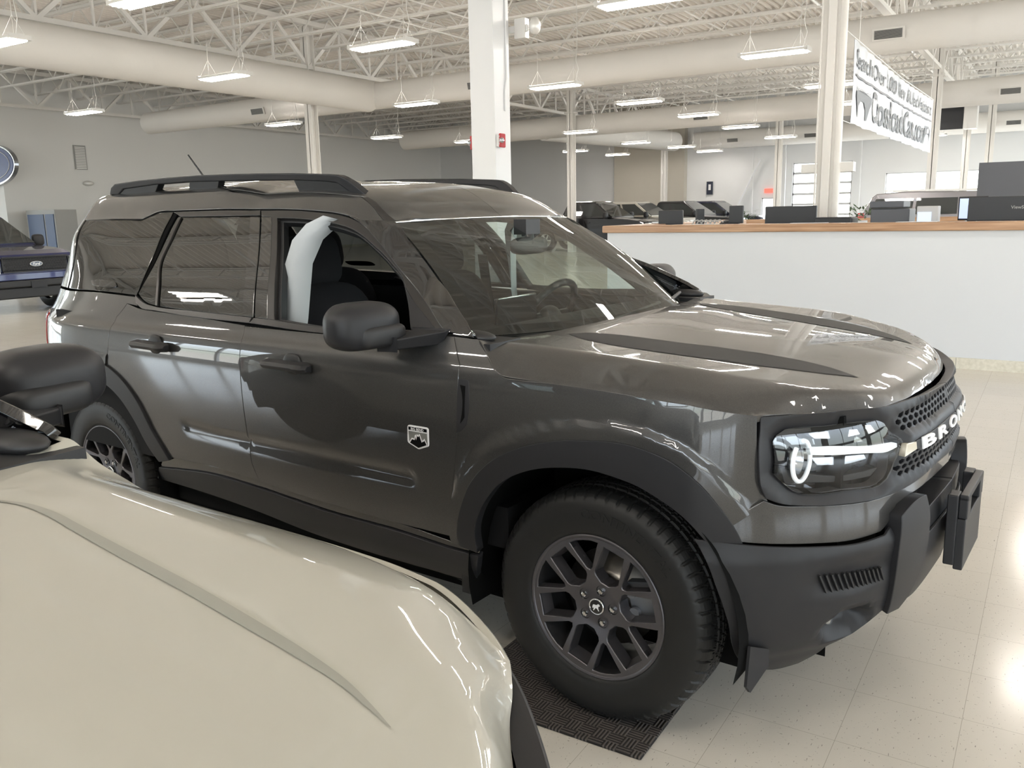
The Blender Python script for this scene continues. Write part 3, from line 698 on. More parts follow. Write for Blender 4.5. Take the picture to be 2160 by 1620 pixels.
def build_suv(name, label, cat, paint, loc, rz, window_open=True):
    root = thing(name, label, cat, loc, rz)
    G = .0022
    O = D1; Q = D2
    def side(nm, ol, mt, parent=None, both=True, par_far=None, **k):
        kw = dict(gap=G); kw.update(k)
        mb = MB().panel(ol, S, 1, **kw)
        a = obj(nm, mb, mt, parent or root); b = None
        if both: b = obj(nm, mb.mirrored(), mt, (par_far or parent or root))
        return a, b
    # -------- painted side panels
    def bulge(V):   # slight moulded-in relief along the lower door
        P = S3(S, V); x, z = P[:, 0], P[:, 2]
        zt = .704+.012*np.clip((-1.5-x)/.4, 0, 1.2); k = zt-z
        e = np.clip(k/.010, 0, 1)*np.clip((.060-k)/.050, 0, 1)
        w = np.clip((x+1.92)/.05, 0, 1)*np.clip((-.625-x)/.03, 0, 1)
        return -.013*e*w
    df, dff = side('front_door', O['door_f'], paint, offn=bulge, step=.013)
    dr, drf = side('rear_door', O['door_r'], paint, offn=bulge, step=.013)
    def ledge(key):   # raised lip that follows the arch above the black moulding
        a_ = O[key]; dn = np.array([np.array(a_[i])*(1-k)+np.array(a_[i+1])*k for i in range(len(a_)-1) for k in np.linspace(0, .9, 10)])
        q3 = S3(S, dn)[:, [0, 2]]
        def fn(V):
            P = S3(S, V)[:, [0, 2]]; d = np.sqrt(((P[:, None]-q3[None])**2).sum(-1)).min(1)
            k = np.clip((.052-d)/.010, 0, 1); return .0085*k*k*(3-2*k)
        return fn
    side('fender', O['fender'], paint, step=.014, offn=ledge('flare_f_out'))
    q_, qf = side('quarter_panel', O['quarter'], paint, step=.016, offn=ledge('flare_r_out'))
    # -------- flares (raised black arch mouldings)
    def flare(nm, outer, inner, cx):
        ol = outer+inner[::-1]
        return side(nm, ol, M['plastic'], off=.012, th=.035, step=.03, gap=.001)
    flare('wheel_arch_flare', O['flare_f_out'], O['flare_f_in'], 0)
    ro = O['flare_r_out']; ri = O['flare_r_in']
    ro = [(-3.10, 3.0), (-3.02, 3.6)]+ro[0:]; ri = [(-3.03, 2.3), (-2.98, 3.0)]+ri
    flare('wheel_arch_flare', ro, ri, -2.6)
    # -------- rocker
    ru, rl = O['rocker_up'], O['rocker_lo']
    side('rocker_trim', ru, M['gloss'], off=-.004, step=.04)
    side('rocker_panel', rl, M['plastic'], off=.006, th=.03, step=.04)
    # -------- roof side band, pillars, roof
    side('roof_side', O['roofband'], paint, step=.03)
    side('roof_molding', O['ditch'], M['trimblk'], off=.001)
    side('rear_pillar', [(-3.02,11.56),(-3.02,10.9),(-2.99,9.76),(-3.005,8.45),(-3.36,8.40),(-3.36,9.8),(-3.34,10.8),(-3.3,11.5)], paint)
    roof_t = O['roofband']
    top = [p for p in roof_t[11:24]]
    rl_ = [(-.935,16),(-.938,15.3),(-.95,14.4),(-.965,13.4),(-.985,12.6)]
    dl = O['ditch'][4:8][::-1]
    edge_ = [(x, t) for x, t in O['roofband'] if t > 12.55][0:10]
    near = [tuple(dl[0])]+[tuple(p) for p in dl[1:]]+[(-1.25,12.85),(-1.6,12.9),(-1.85,12.85),(-1.98,12.85),(-2.1,13.2),(-2.33,13.4),(-2.72,13.5),(-2.9,13.1),(-3.2,13.0)]
    ol = [(-.932,16),(-.936,15.3),(-.945,14.4)]+near+[(-3.2,16)]
    rm = MB().panel(ol, S, 1, step=.05, gap=.001); fm = rm.mirrored(); rm.add(fm.v, fm.f, fm.n, True)
    roof = obj('roof', rm, paint, root)
    for i, sm in enumerate(roof.data.polygons): sm.use_smooth = True
    hm = MB().panel([(-1.05,16),(-1.05,11.8),(-3.1,11.9),(-3.1,16)], S, 1, off=-.035, step=.12, smooth_out=False, edge=False); fm = hm.mirrored(); hm.add(fm.v, fm.f, fm.n, True)
    obj('headliner', hm, M['trimgrey'], roof)
    # chrome-like bright strip at the glass header
    st = MB(); us = np.linspace(-1, 1, 33)
    Wt = W(us, 0*us-.004)
    tt = np.linspace(12.3, 16, 200); re_ = S(-.932-.055*np.clip((16-tt)/3.4, 0, 1)**2, tt)
    Rt = np.array([[np.interp(abs(p[1]), -re_[::-1, 1], re_[::-1, 0]), p[1], np.interp(abs(p[1]), -re_[::-1, 1], re_[::-1, 2])] for p in Wt])
    Wm = W(us, 0*us+.006)+[.003, 0, .003]; Rl = Rt*.25+Wm*.75
    pe = MB().add(np.concatenate([Rt, Rl]), [(i, i+33, i+34, i+1) for i in range(32)], smooth=True); obj('roof_edge', pe, paint, roof)
    st.add(np.concatenate([Rl, Wm, W(us, 0*us+.010)]), [(i, i+33, i+34, i+1) for i in range(32)]+[(i+33, i+66, i+67, i+34) for i in range(32)], smooth=True); obj('header_strip', st, M['chrome'], roof)
    # -------- roof rails
    rail = MB()
    topp = [(-2.935,1.655),(-2.897,1.687),(-2.852,1.703),(-2.647,1.711),(-2.4,1.715),(-2.185,1.716),(-1.95,1.712),(-1.751,1.706),(-1.562,1.699),(-1.357,1.687),(-1.315,1.682),(-1.293,1.674),(-1.265,1.660),(-1.244,1.646),(-1.175,1.590)]
    bot = [(-1.245,1.590),(-1.29,1.628),(-1.33,1.652),(-1.39,1.660),(-1.574,1.672),(-1.754,1.677),(-1.995,1.684),(-2.265,1.690),(-2.534,1.688),(-2.794,1.676),(-2.86,1.650)]
    rail.prism(topp+bot, lambda a, b, d: (a, -.545+d+(b-1.68)*-.35, b), .045)
    feet = []
    for poly in ([(-1.575,1.675),(-1.556,1.600),(-1.24,1.585),(-1.29,1.632),(-1.33,1.655),(-1.39,1.663)], [(-2.26,1.693),(-2.30,1.640),(-2.09,1.640),(-2.05,1.688)], [(-2.80,1.678),(-2.90,1.640),(-2.57,1.640),(-2.50,1.690)]):
        ft = MB(); feet.append(ft); ft.prism(poly, lambda a, b, d: (a, -.538+d+(b-1.68)*-.3, b), .034)
    r1 = obj('roof_rail', rail, M['plastic'], root, bevel=.006); r2 = obj('roof_rail', rail.mirrored(), M['plastic'], root, bevel=.006)
    for ft in feet: obj('rail_foot', ft, M['plastic_d'], r1, bevel=.003); obj('rail_foot', ft.mirrored(), M['plastic_d'], r2, bevel=.003)
    an = MB().tube([(-2.86,0,1.68),(-2.865,0,1.70)], .02, 16).tube([(-2.865,0,1.70),(-3.04,0,1.872)], [.006,.004], 8)
    an.ell((-2.86,0,1.685), (.05,.03,.022), 16, 8); obj('antenna', an, M['plastic_d'], root)
    # -------- side glass and frames
    def wside(nm, key, mt, p, pf, **k): return side(nm, O[key], mt, parent=p, par_far=pf, **k)
    qg, qgf = side('quarter_window', O['qglass'], M['dark_glass'], off=-.004, parent=q_, par_far=qf, gap=.002)
    side('window_vent', rounded([(-2.72,8.85),(-2.50,8.85),(-2.46,8.62),(-2.68,8.62)], 3), M['gloss'], parent=q_, par_far=qf, off=.001, th=.004)
    wside('pillar_trim', 'cline', M['black'], q_, qf, off=-.010, gap=0)
    wside('window_frame', 'rframe', M['trimblk'], dr, drf, off=-.002)
    wside('quarter_glass', 'rfixed', M['dark_glass'], dr, drf, off=-.006, gap=0)
    wside('window_divider', 'rdiv', M['trimblk'], dr, drf, gap=0, off=.0)
    wside('rear_window', 'rglass', M['dark_glass'], dr, drf, off=-.008, gap=0)
    wside('pillar_cover', 'bpillar_r', M['gloss'], dr, drf, off=-.003)
    wside('pillar_cover', 'bpillar_f', M['gloss'], df, dff, off=-.003)
    wside('belt_molding', 'belt_r', M['trimblk'], dr, drf, off=.004)
    wside('belt_molding', 'belt_f', M['trimblk'], df, dff, off=.004)
    fo = O['dframe_out']; fi = O['dframe_in']
    a, b = side('window_frame', fo, M['trimblk'], parent=df, par_far=dff, holes=[fi], th=.022, off=-.002)
    fi2 = [(fi[0][0]+.012, fi[0][1]-.06)]+[(x, t-.12) for x, t in fi[1:10]]+[tuple(p) for p in fi[10:]]
    # rubber channel a step inside the frame
    cen = np.array(fi).mean(0); inner = [tuple(cen+(np.array(p)-cen)*.955) for p in fi]
    outer = [tuple(cen+(np.array(p)-cen)*1.02) for p in fi]
    side('window_channel', outer, M['plastic_d'], parent=df, par_far=dff, holes=[inner], off=-.022, th=.03)
    mb = MB().panel(outer, S, 1, off=-.018, edge=False)
    obj('front_window', mb.mirrored(), M['sideglass'], dff)
    if not window_open: obj('front_window', mb, M['sideglass'], df)
    wside('mirror_sail', 'sail', M['plastic'], df, dff, off=.002)
    side('front_pillar', O['apillar'], M['gloss'], off=.004, gap=.001, th=.02)
    # inner pillar trims
    for s_ in (1, -1):
        t_ = MB()
        def b_(pts, w):
            t_.tube([(x, -y*s_, z) for x, y, z in pts], w, 10)
        lo_ = [(-1.44,.79,.95),(-1.425,.745,1.14),(-1.440,.72,1.35),(-1.425,.69,1.44),(-1.375,.66,1.50),(-1.30,.64,1.53)]
        hi_ = [(-1.40,.79,.95),(-1.395,.745,1.14),(-1.378,.72,1.35),(-1.345,.69,1.44),(-1.29,.66,1.49),(-1.22,.64,1.515)]
        bk_ = [(x+.015, y-.07, z) for x, y, z in hi_]
        vs_ = [(x, -y*s_, z) for x, y, z in lo_+hi_+bk_]
        t_.add(vs_, [(i, i+6, i+7, i+1) if s_ > 0 else (i+1, i+7, i+6, i) for i in range(5)]+[(i+6, i+12, i+13, i+7) if s_ > 0 else (i+7, i+13, i+12, i+6) for i in range(5)], smooth=True)
        obj('pillar_trim', t_, M['trimgrey'], roof)
    # -------- hood
    sh = [(-.404,.858),(-.350,.881),(-.315,.902),(-.279,.910),(-.128,.911),(.101,.911),(.302,.900),(.42,.845),(.456,.815)]
    frontc = [(.722-float(g(y)), y) for y in (.80,.76,.72,.65,.58,.5,.42,.34,.25,.15,.07)]
    rear = [(-.31,0),(-.315,.15),(-.325,.30),(-.345,.45),(-.37,.60),(-.40,.75)]
    nearp = [(x, -y) for x, y in sh]+[(x, -y) for x, y in frontc]+[(.722,0)]
    farp = [(x, y) for x, y in frontc[::-1]]+[(x, y) for x, y in sh[::-1]]
    ol = [(x, -y) for x, y in rear[1:]][:]+nearp+farp+[(x, y) for x, y in rear[:0:-1]]+[rear[0]]
    hood = obj('hood', MB().panel(ol, H, 1, step=.014, gap=G, th=.018), paint, root)
    sp_o = [(-.29,.525),(-.2,.575),(-.08,.59),(.05,.58),(.19,.56),(.30,.535),(.42,.49),(.52,.43),(.59,.365)]; sp_i = [(.52,.352),(.43,.347),(.33,.352),(.22,.364),(.11,.386),(-.04,.41),(-.16,.435),(-.25,.475)]
    for sg in (-1, 1):
        obj('hood_stripe', MB().panel([(x, sg*y) for x, y in sp_o+sp_i], H, 1, off=.0012, th=.001, step=.02, edge=False), M['stripe'], hood)
    # cowl
    cw = MB(); yy = np.linspace(-1, 1, 21)
    A = W(yy, 0*yy+1.03); xr = ip(np.abs(yy)*.857, [0,.3,.6,.75,.857], [-.28,-.30,-.34,-.37,-.38])
    Bq = np.stack([xr, yy*.80, 1.105+0*yy], 1)
    cw.add(np.concatenate([A-[0,0,.006], Bq]), [(i, i+1, i+22, i+21) for i in range(20)], smooth=True)
    cw.box((-.62,-.86,.95),(-.36,-.70,1.135)); cw.box((-.62,.70,.95),(-.36,.86,1.135)); 
    for s_ in (-1, 1):
        cw.ell((-.47, s_*.80, 1.145), (.085,.045,.02), 16, 8)
    obj('cowl', cw, M['plastic_d'], root)
    wp = MB()
    wp.tube([(-.315,-.30,1.128),(-.335,.0,1.142),(-.375,.32,1.150)], .008, 8).tube([(-.34,.10,1.135),(-.38,.42,1.146),(-.45,.68,1.160)], .008, 8)
    obj('wiper', wp, M['plastic_d'], root)
    # -------- windshield
    wol = [(-1,0),(-.5,0),(0,0),(.5,0),(1,0),(1,.5),(1,1),(.5,1),(0,1),(-.5,1),(-1,1),(-1,.5)]
    win = [(-.90,.09),(-.84,.055),(0,.055),(.84,.055),(.90,.09),(.925,.5),(.93,.86),(.88,.93),(0,.95),(-.88,.93),(-.93,.86),(-.925,.5)]
    ws = obj('windshield', MB().panel(wol, W, -1, step=.05, th=.004, edge=False), M['glass'], root)
    obj('glass_border', MB().panel(wol, W, -1, step=.04, off=-.004, holes=[win], edge=False), M['black'], ws)
    # -------- front end (both halves in one mesh each)
    def fr(nm, ol, mt, parent=None, holes=(), **k):
        kw = dict(gap=.0015); kw.update(k); two = kw.pop('two', False)
        mb = MB().panel(ol, F, -1, holes=holes, **kw); f_ = mb.mirrored()
        if two: obj(nm, f_, mt, parent or root)
        else: mb.add(f_.v, f_.f, f_.n, True)
        return obj(nm, mb, mt, parent or root)
    sur = Q['surround']; sur = [p for p in sur]
    st_ = np.linspace(0, 10, 1001); yt_ = np.maximum.accumulate(cr(st_, GY))
    def sy_of(y): return float(np.interp(y, yt_, st_))
    def hexes(rows, s0, s1, pitch):
        out = []
        for j, (za, zb, sa, sb) in enumerate(rows):
            y_ = .022+(j % 2)*pitch/2
            while y_ < sb:
                z = za+(zb-za)*np.clip(y_/.4, 0, 1); w, h = pitch*.41, .0098
                out.append([(sy_of(max(0, y_+a*w)), z+b*h) for a, b in ((-1,-.45),(-1,.45),(0,1),(1,.45),(1,-.45),(0,-1))]); y_ += pitch
        return out
    pitch = .0345
    hx = hexes([(.968,.955,0,.425),(.950,.937,0,.445),(.932,.919,0,.435)], 0, 0, pitch)+hexes([(.862,.843,0,.41),(.844,.825,0,.445),(.826,.808,0,.445),(.808,.791,0,.425)], 0, 0, pitch)
    lens = Q['lens']
    ld = np.array([np.array(lens[i])*(1-k)+np.array(lens[(i+1) % len(lens)])*k for i in range(len(lens)) for k in np.linspace(0, .9, 10)])
    lens_yz = np.array([[F(*p)[1], F(*p)[2]] for p in ld])
    def groff(V):
        P = F(V[:, 0], V[:, 1]); d = np.sqrt(((P[:, None, 1]-lens_yz[None, :, 0])**2+(P[:, None, 2]-lens_yz[None, :, 1])**2).min(1))
        a = np.clip(1-d/.030, 0, 1); a = a*a*(3-2*a)
        y, z = -P[:, 1], P[:, 2]; zz = z+.045*y
        e = lambda lo, hi: np.clip((zz-lo)/.008, 0, 1)*np.clip((hi-zz)/.008, 0, 1)
        mk_ = np.clip((.475-y)/.02, 0, 1)*np.maximum(e(.918, .982), e(.795, .874))
        return .008-.020*a-.012*mk_
    gr = fr('grille', [(6.99,0.997),(5.97,0.996),(4.87,0.994),(3.62,0.986),(2.52,0.987),(1.5,.985),(0,.980),(0,.770),(1.5,.766),(2.39,0.754),(3.61,0.743),(4.39,0.742),(5.15,0.746),(6.33,0.759),(6.81,0.772),(7.11,0.788),(7.26,0.821),(7.31,0.862),(7.24,0.917)],
            M['plastic'], holes=[lens]+hx, step=.016, th=.03, offn=groff)
    # bezel slope round the lamp and dark backing
    fr('grille_backing', [(7.12,0.982),(0,.985),(0,.78),(3.37,0.750),(7.00,0.775)], M['black'], parent=gr, off=-.075, edge=False, smooth_out=False)
    lc = np.array(lens).mean(0)
    # raised centre bar between the meshes
    fr('grille_bar', rounded([(2.79,0.878),(0,.892),(0,.864),(2.71,0.852)], 3, .1)[:], M['plastic'], parent=gr, off=.012, th=.012, smooth_out=False)
    for nm, txt in (('lettering', 'BRONCO'),):
        lt = MB(); ww = .72; cw_ = ww/6
        for i, ch in enumerate(txt):
            V, Fc = text_mesh(ch, .062, .0, .0022, sx=1.0)
            V[:, 0] *= .092/(V[:, 0].max()-V[:, 0].min()); V[:, 1] *= .034/(V[:, 1].max()-V[:, 1].min())
            yc = -(ww/2)+cw_*(i+.5)
            def f3(x, y, z, yc=yc, d=0):
                Y = yc+x; s_ = sy_of(abs(Y)); P = F(s_, .8775-.010*abs(Y)/.35+y); h = 1e-2
                P2 = F(s_+h, .8775-.010*abs(Y)/.35+y); t_ = P2-P; nn = np.array([t_[1], -t_[0], 0]); nn = nn/np.linalg.norm(nn)
                if nn[0] < 0: nn = -nn
                P = P+nn*(.0165+d)
                return (P[0], (P[1] if Y < 0 else -P[1]), P[2])
            Vt = [f3(*v) for v in V]; Vb = [f3(*v, d=-.004) for v in V]; k = len(Vt)
            ed = {}
            for f in Fc:
                for a_, b_ in zip(f, f[1:]+f[:1]): ed[(a_, b_)] = 1
            fs = list(Fc)+[(b_, a_, a_+k, b_+k) for (a_, b_) in ed if (b_, a_) not in ed]
            lt.add(Vt+Vb, fs)
        obj(nm, lt, M['white'], gr)
    fr('marker_lens', [(3.23,0.878),(2.75,0.876),(2.73,0.855),(3.33,0.845),(3.27,0.865)], M['pale_amber'], parent=gr, off=.012, th=.02, two=True)
    # headlights
    for s_ in (1, -1):
        def one(nm, ol, mt, parent, **k):
            kw = dict(gap=0); kw.update(k)
            mb = MB().panel(ol, F, -1, **kw); return obj(nm, mb if s_ > 0 else mb.mirrored(), mt, parent)
        hl = one('headlight', lens, M['lens'], root, off=.0, edge=False, step=.03)
        big = [tuple(lc+(np.array(p)-lc)*1.01) for p in lens]
        one('lamp_housing', big, M['gloss'], hl, off=-.070, edge=False)
        # bowl wall
        P, a_, b_, n_ = frame(F, np.array(lens), -1); A = P-n_*.004; B = P-n_*.07; k = len(A)
        wl = MB().add(np.concatenate([A, B]), [(i, (i+1) % k, (i+1) % k+k, i+k) for i in range(k)], smooth=False); obj('lamp_wall', wl if s_ > 0 else wl.mirrored(), M['gloss'], hl)
        one('light_bar', [(6.08,0.909),(5.68,0.907),(4.44,0.891),(3.55,0.886),(3.33,0.880),(3.34,0.870),(3.75,0.865),(4.46,0.874),(5.74,0.887),(6.08,0.892)], M['drl'], hl, off=-.012, th=.02)
        one('reflector', [(5.92,0.945),(5.35,0.946),(4.51,0.939),(4.45,0.925),(5.23,0.924),(5.80,0.930)], M['silver'], hl, off=-.035, th=.02)
        one('reflector', [(5.97,0.877),(4.42,0.863),(4.35,0.848),(5.09,0.844),(5.84,0.853)], M['silver'], hl, off=-.035, th=.02)
        one('reflector', [(4.29,0.947),(3.95,0.943),(3.83,0.927),(4.22,0.923)], M['chrome'], hl, off=-.025, th=.02)
        one('lamp_shelf', [(6.69,0.856),(6.01,0.826),(4.50,0.810),(3.92,0.813),(4.15,0.795),(5.08,0.797),(6.58,0.813)], M['plastic_d'], hl, off=-.03, th=.03)
        rg = MB(); c0 = F(6.28, .876); cx_, cy2, cz_ = c0[0]-.012, c0[1], c0[2]
        pts = [(cx_+.008*math.cos(t), cy2+.046*math.cos(t), cz_+.054*math.sin(t)) for t in np.linspace(-4.0, 1.45, 40)]
        rg.tube(pts, .0065, 8); obj('light_ring', rg if s_ > 0 else rg.mirrored(), M['drl'], hl)
        pr = MB().lathe([(.0,.0),(.022,.004),(.032,.014),(.036,.03)], 24, c=(cx_-.035, cy2, cz_), axis='x'); obj('projector', pr if s_ > 0 else pr.mirrored(), M['silver'], hl)
    # painted lower bumper
    fr('bumper', [(7.12,0.778),(6.79,0.763),(6.33,0.755),(5.16,0.742),(4.39,0.738),(3.63,0.739),(2.39,0.750),(1.5,.762),(0,.766),(0,.730),(1.5,.727),(2.16,0.721),(2.89,0.716),(3.36,0.705),(3.74,0.660),(4.03,0.642),(5.03,0.639),(6.03,0.648),(7.04,0.661),(7.97,0.670),(8.07,0.718)], paint, step=.025, th=.02, off=.0)
    def bumpoff(V):
        s_, z = V[:, 0], V[:, 1]
        e = np.clip((z-.30)/.05, 0, 1)*np.clip((.655-z)/.03, 0, 1)
        pk = np.clip(1-np.abs(s_-4.9)/1.5, 0, 1)*np.clip(1-np.abs(z-.545)/.05, 0, 1)
        pk = np.clip(pk*3, 0, 1)
        fog = np.clip(1-((s_-4.75)/.8)**2-((z-.395)/.045)**2, 0, 1)
        sh_ = np.clip((.53-z)/.03, 0, 1)*np.clip((z-.30)/.05, 0, 1)*np.clip((7.2-s_)/.6, 0, 1)
        return .010+.012*e-.010*pk-.055*np.clip(fog*1.5, 0, 1)+.0*sh_
    lb = fr('lower_bumper', [(8.74,0.671),(7.98,0.666),(7.04,0.656),(6.03,0.643),(5.03,0.634),(4.04,0.637),(3.76,0.652),(3.46,0.576),(2.55,0.576),(0,.60),(0,.42),(1.59,0.383),(3.50,0.395),(4.29,0.350),(4.68,0.313),(4.64,0.265),(4.73,0.231),(5.38,0.231),(6.13,0.258),(6.92,0.313),(7.46,0.374),(7.77,0.446),(8.16,0.538),(8.46,0.618)],
            M['plastic'], offn=bumpoff, step=.016, th=.008)
    rb = MB()
    for k in range(13):
        s_ = 5.95-k*.155
        for sg in (1,):
            a_ = F(s_, .565-.0015*k); b_ = F(s_-.25, .510-.0005*k); nn = np.array([.75, -.65, 0])
            rb.bar(a_+nn*.020, b_+nn*.020, .005, .010, up=(1, -.6, 0))
    obj('bumper_rib', rb.mirrored(), M['plastic_d'], lb); obj('bumper_rib', rb, M['plastic_d'], lb)
    fg = MB(); c0 = F(5.0, .400); fg.lathe([(0,.0),(.02,-.001),(.026,-.006),(.028,-.02)], 20, c=(c0[0]-.012, c0[1]+.01, c0[2]), axis='x'); obj('fog_lamp', fg.mirrored(), M['silver'], lb); obj('fog_lamp', fg, M['silver'], lb)
    fr('bumper_guard', [(3.68,0.686),(3.37,0.702),(2.89,0.717),(2.43,0.718),(2.27,0.682),(2.15,0.630),(2.15,0.525),(2.52,0.421),(2.85,0.392),(3.43,0.395),(3.65,0.524)], M['plastic'], off=.038, th=.05, step=.03, two=True)
    fr('bumper_bar', [(2.32,0.650),(0,.675),(0,.59),(2.26,0.561)], M['plastic'], off=.012, th=.09, step=.04, smooth_out=False)
    fr('lower_grille', [(3.61,0.731),(0,.76),(0,.40),(3.29,0.358)], M['black'], off=-.05, edge=False, step=.05)
    pl = MB(); pl.box((.842,-.16,.44),(.868,.16,.60), c=None); pl.box((.815,-.17,.455),(.845,-.11,.675)); pl.box((.815,.11,.455),(.845,.17,.675)); pl.box((.845,-.155,.60),(.870,-.09,.67)); pl.box((.845,.09,.60),(.870,.155,.67)); pl.box((.845,-.155,.655),(.870,.155,.675))
    obj('plate_bracket', pl, M['plastic'], root, bevel=.004)
    # side marker, vent, badge, handles
    mk = MB().panel(rounded(O['marker'], 4, .2), S, 1, off=.026, th=.03); obj('side_marker', mk, M['amber'], root); obj('side_marker', mk.mirrored(), M['amber'], root)
    vo = O['vent']
    v1, v2 = side('fender_vent', vo, M['plastic'], off=.002, th=.01)
    side('vent_slot', O['vent_slot'], M['black'], parent=v1, par_far=v2, off=.004, th=.003, gap=0)
    bd = O['badge']; bdr = rounded([tuple(p) for p in bd], 4, .12)
    bcen = np.array(bd).mean(0)
    for s_, par in ((1, df), (-1, dff)):
        ob = MB().panel(bdr, S, 1, off=.003, th=.004, step=.02, smooth_out=False)
        b0 = obj('badge', ob if s_ > 0 else ob.mirrored(), M['white'], par)
        def loc_(u, v): # u 0..1 left-right, v 0..1 top-bottom within the shield
            x = bd[0][0]+(bd[1][0]-bd[0][0])*u; t = bd[0][1]+(bd[3][1]-bd[0][1])*v; return (x, t)
        # face plates
        for nm, poly, mt, of in (('badge_header', [(.05,.05),(.95,.05),(.95,.20),(.05,.20)], M['black'], .0044),
                             ('badge_sky', [(.05,.25),(.95,.25),(.95,.75),(.52,.95),(.48,.95),(.06,.76)], M['badge_grey'], .0044),
                             ('badge_ridge', [(.07,.72),(.20,.54),(.32,.56),(.36,.40),(.42,.36),(.42,.50),(.46,.34),(.53,.38),(.58,.31),(.62,.36),(.70,.62),(.74,.54),(.78,.56),(.81,.48),(.93,.70),(.93,.76),(.52,.955),(.48,.955),(.07,.77)], M['white'], .0048),
                             ('badge_mountain', [(.11,.75),(.21,.60),(.34,.62),(.38,.46),(.41,.62),(.47,.42),(.53,.46),(.58,.39),(.68,.68),(.74,.62),(.78,.63),(.81,.56),(.90,.73),(.90,.76),(.52,.93),(.48,.93),(.10,.77)], M['black'], .0052)):
            mb = MB().panel([loc_(u, v) for u, v in poly], S, 1, off=of, th=.001, step=.02, smooth_out=False, edge=False)
            obj(nm, mb if s_ > 0 else mb.mirrored(), mt, b0)
        V, Fc = text_mesh('BIG BEND', .0105, 0, .00025, sx=1.18)
        x0, t0 = loc_(.5, .125)
        def f3(x, y, z):
            P = S(x0+x*(1 if s_ > 0 else 1), t0); 
            return (x0+x, (P[1]-.0062)*(1 if s_ > 0 else -1), P[2]+y)
        tm = MB(); wrap(tm, (V if s_ > 0 else V*[-1, 1, 1], Fc), f3); obj('badge_text', tm, M['white'], b0)
        for (xa, xb, zz, p2) in ((-1.335,-1.09,1.010,par),(-2.18,-1.935,1.022,(dr if s_ > 0 else drf))):
            xm = (xa+xb)/2; yb = -.922
            h = MB(); sec = [(0,.017),(.030,.012),(.040,.0),(.030,-.014),(0,-.018)]
            xs = [xa, xa+.02, xm+.05, xb-.05, xb-.015, xb]; sc = [.75, 1, 1, 1.15, 1.1, .7]
            vs = [(x, yb-.006-d*k_, zz+z_*k_-(x-xa)*.01) for x, k_ in zip(xs, sc) for d, z_ in sec]
            nS = len(sec); fs = [(i*nS+j, (i+1)*nS+j, (i+1)*nS+j+1, i*nS+j+1) for i in range(len(xs)-1) for j in range(nS-1)]+[tuple(range(nS)), tuple(range((len(xs)-1)*nS+nS-1, (len(xs)-1)*nS-1, -1))]
            h.add(vs, fs)
            if s_ < 0: h = h.mirrored()
            hh = obj('door_handle', h, M['plastic'], p2, bevel=.002)
            cp = MB().ell((xm+.012, -.916*1, zz+.002), (.048,.012,.040), 20, 10, p=.8)
            if s_ < 0: cp = cp.mirrored()
            obj('handle_recess', cp, M['plastic_d'], hh)
    # mirrors
    for s_, par in ((1, df), (-1, dff)):
        rr = Matrix.Rotation(math.radians(-8), 3, 'Z')
        mb = MB().ell((-.735,-1.028,1.190), (.080,.124,.074), 36, 22, p=.62, rot=rr)
        for i, v in enumerate(mb.v):
            x, y, z = v
            if x < -.775: x = -.775-(-.775-x)*.25
            if z > 1.22 and x > -.73: x = x-(z-1.22)*(x+.73)*4.0
            if y < -1.10 : z = z-(z-1.19)*(-1.10-y)*2.2
            mb.v[i] = (x, y, z)
        tr = MB().ell((-.700,-1.000,1.160), (.062,.092,.037), 30, 14, p=.5, rot=rr)
        arm = MB(); A = [(-.70,-.99,1.145),(-.625,-.99,1.150),(-.625,-.99,1.115),(-.70,-.99,1.112)]; B = [(-.66,-.865,1.165),(-.52,-.865,1.168),(-.56,-.865,1.120),(-.66,-.865,1.118)]
        arm.add(A+B, [(0,1,2,3)[::-1],(4,5,6,7),(0,1,5,4)[::-1],(1,2,6,5)[::-1],(2,3,7,6)[::-1],(3,0,4,7)[::-1]])
        gl = MB().box((-.792,-1.105,1.14),(-.786,-.95,1.235))
        fm_ = (lambda q: q) if s_ > 0 else (lambda q: q.mirrored())
        mi_ = obj('door_mirror', fm_(mb), M['plastic'], root)
        obj('mirror_trim', fm_(tr), M['plastic_d'], mi_); obj('mirror_arm', fm_(arm), M['plastic'], mi_, bevel=.006); obj('mirror_glass', fm_(gl), M['chrome'], mi_)
    # -------- hidden structure: shell, liners, underbody, rear, tail lamps
    for s_ in (1, -1):
        fm_ = (lambda q: q) if s_ > 0 else (lambda q: q.mirrored())
        fi_ = O['flare_f_in']; ri_ = O['flare_r_in']
        shl = [(-3.35,7.9),(-2.3,8.0),(-1.5,7.4),(-.45,7.6),(-.36,6.9),(-.25,5.9),(.30,5.6),(.44,5.2),(.455,3.2)]+[(x+.0, t+.25) for x, t in fi_[::-1]]+[(-.44,.6),(-1.9,.6)]+[(x, t+.2) for x, t in ri_[::-1]]+[(-3.03,2.6),(-3.3,3.0)]
        mb = MB().panel(shl, S, 1, off=-.022, step=.08, edge=False, smooth_out=False); obj('body_shell', fm_(mb), M['black'], root)
        for cx, nm in ((.01, 0), (-2.60, 1)):
            ln = MB(); ts = np.linspace(-.25, PI+.25, 28); r_ = .45
            vs = [(cx+r_*math.cos(t), y, .40+r_*math.sin(t)) for y in (-.90,-.45) for t in ts]; n_ = len(ts)
            ln.add(vs, [(i, i+1, i+1+n_, i+n_) for i in range(n_-1)], smooth=True)
            ln.add([(cx-.6,-.45,.2),(cx+.55,-.45,.2),(cx+.55,-.45,1.0),(cx-.6,-.45,1.0)], [(0,1,2,3)])
            obj('wheel_liner', fm_(ln), M['black'], root)
        fl = MB().add([(.432,-.865,.40),(.49,-.80,.37),(.50,-.80,.31),(.455,-.86,.245),(.435,-.87,.27)], [(0,1,2,3,4)]); b2 = MB(); b2.v = list(fl.v)
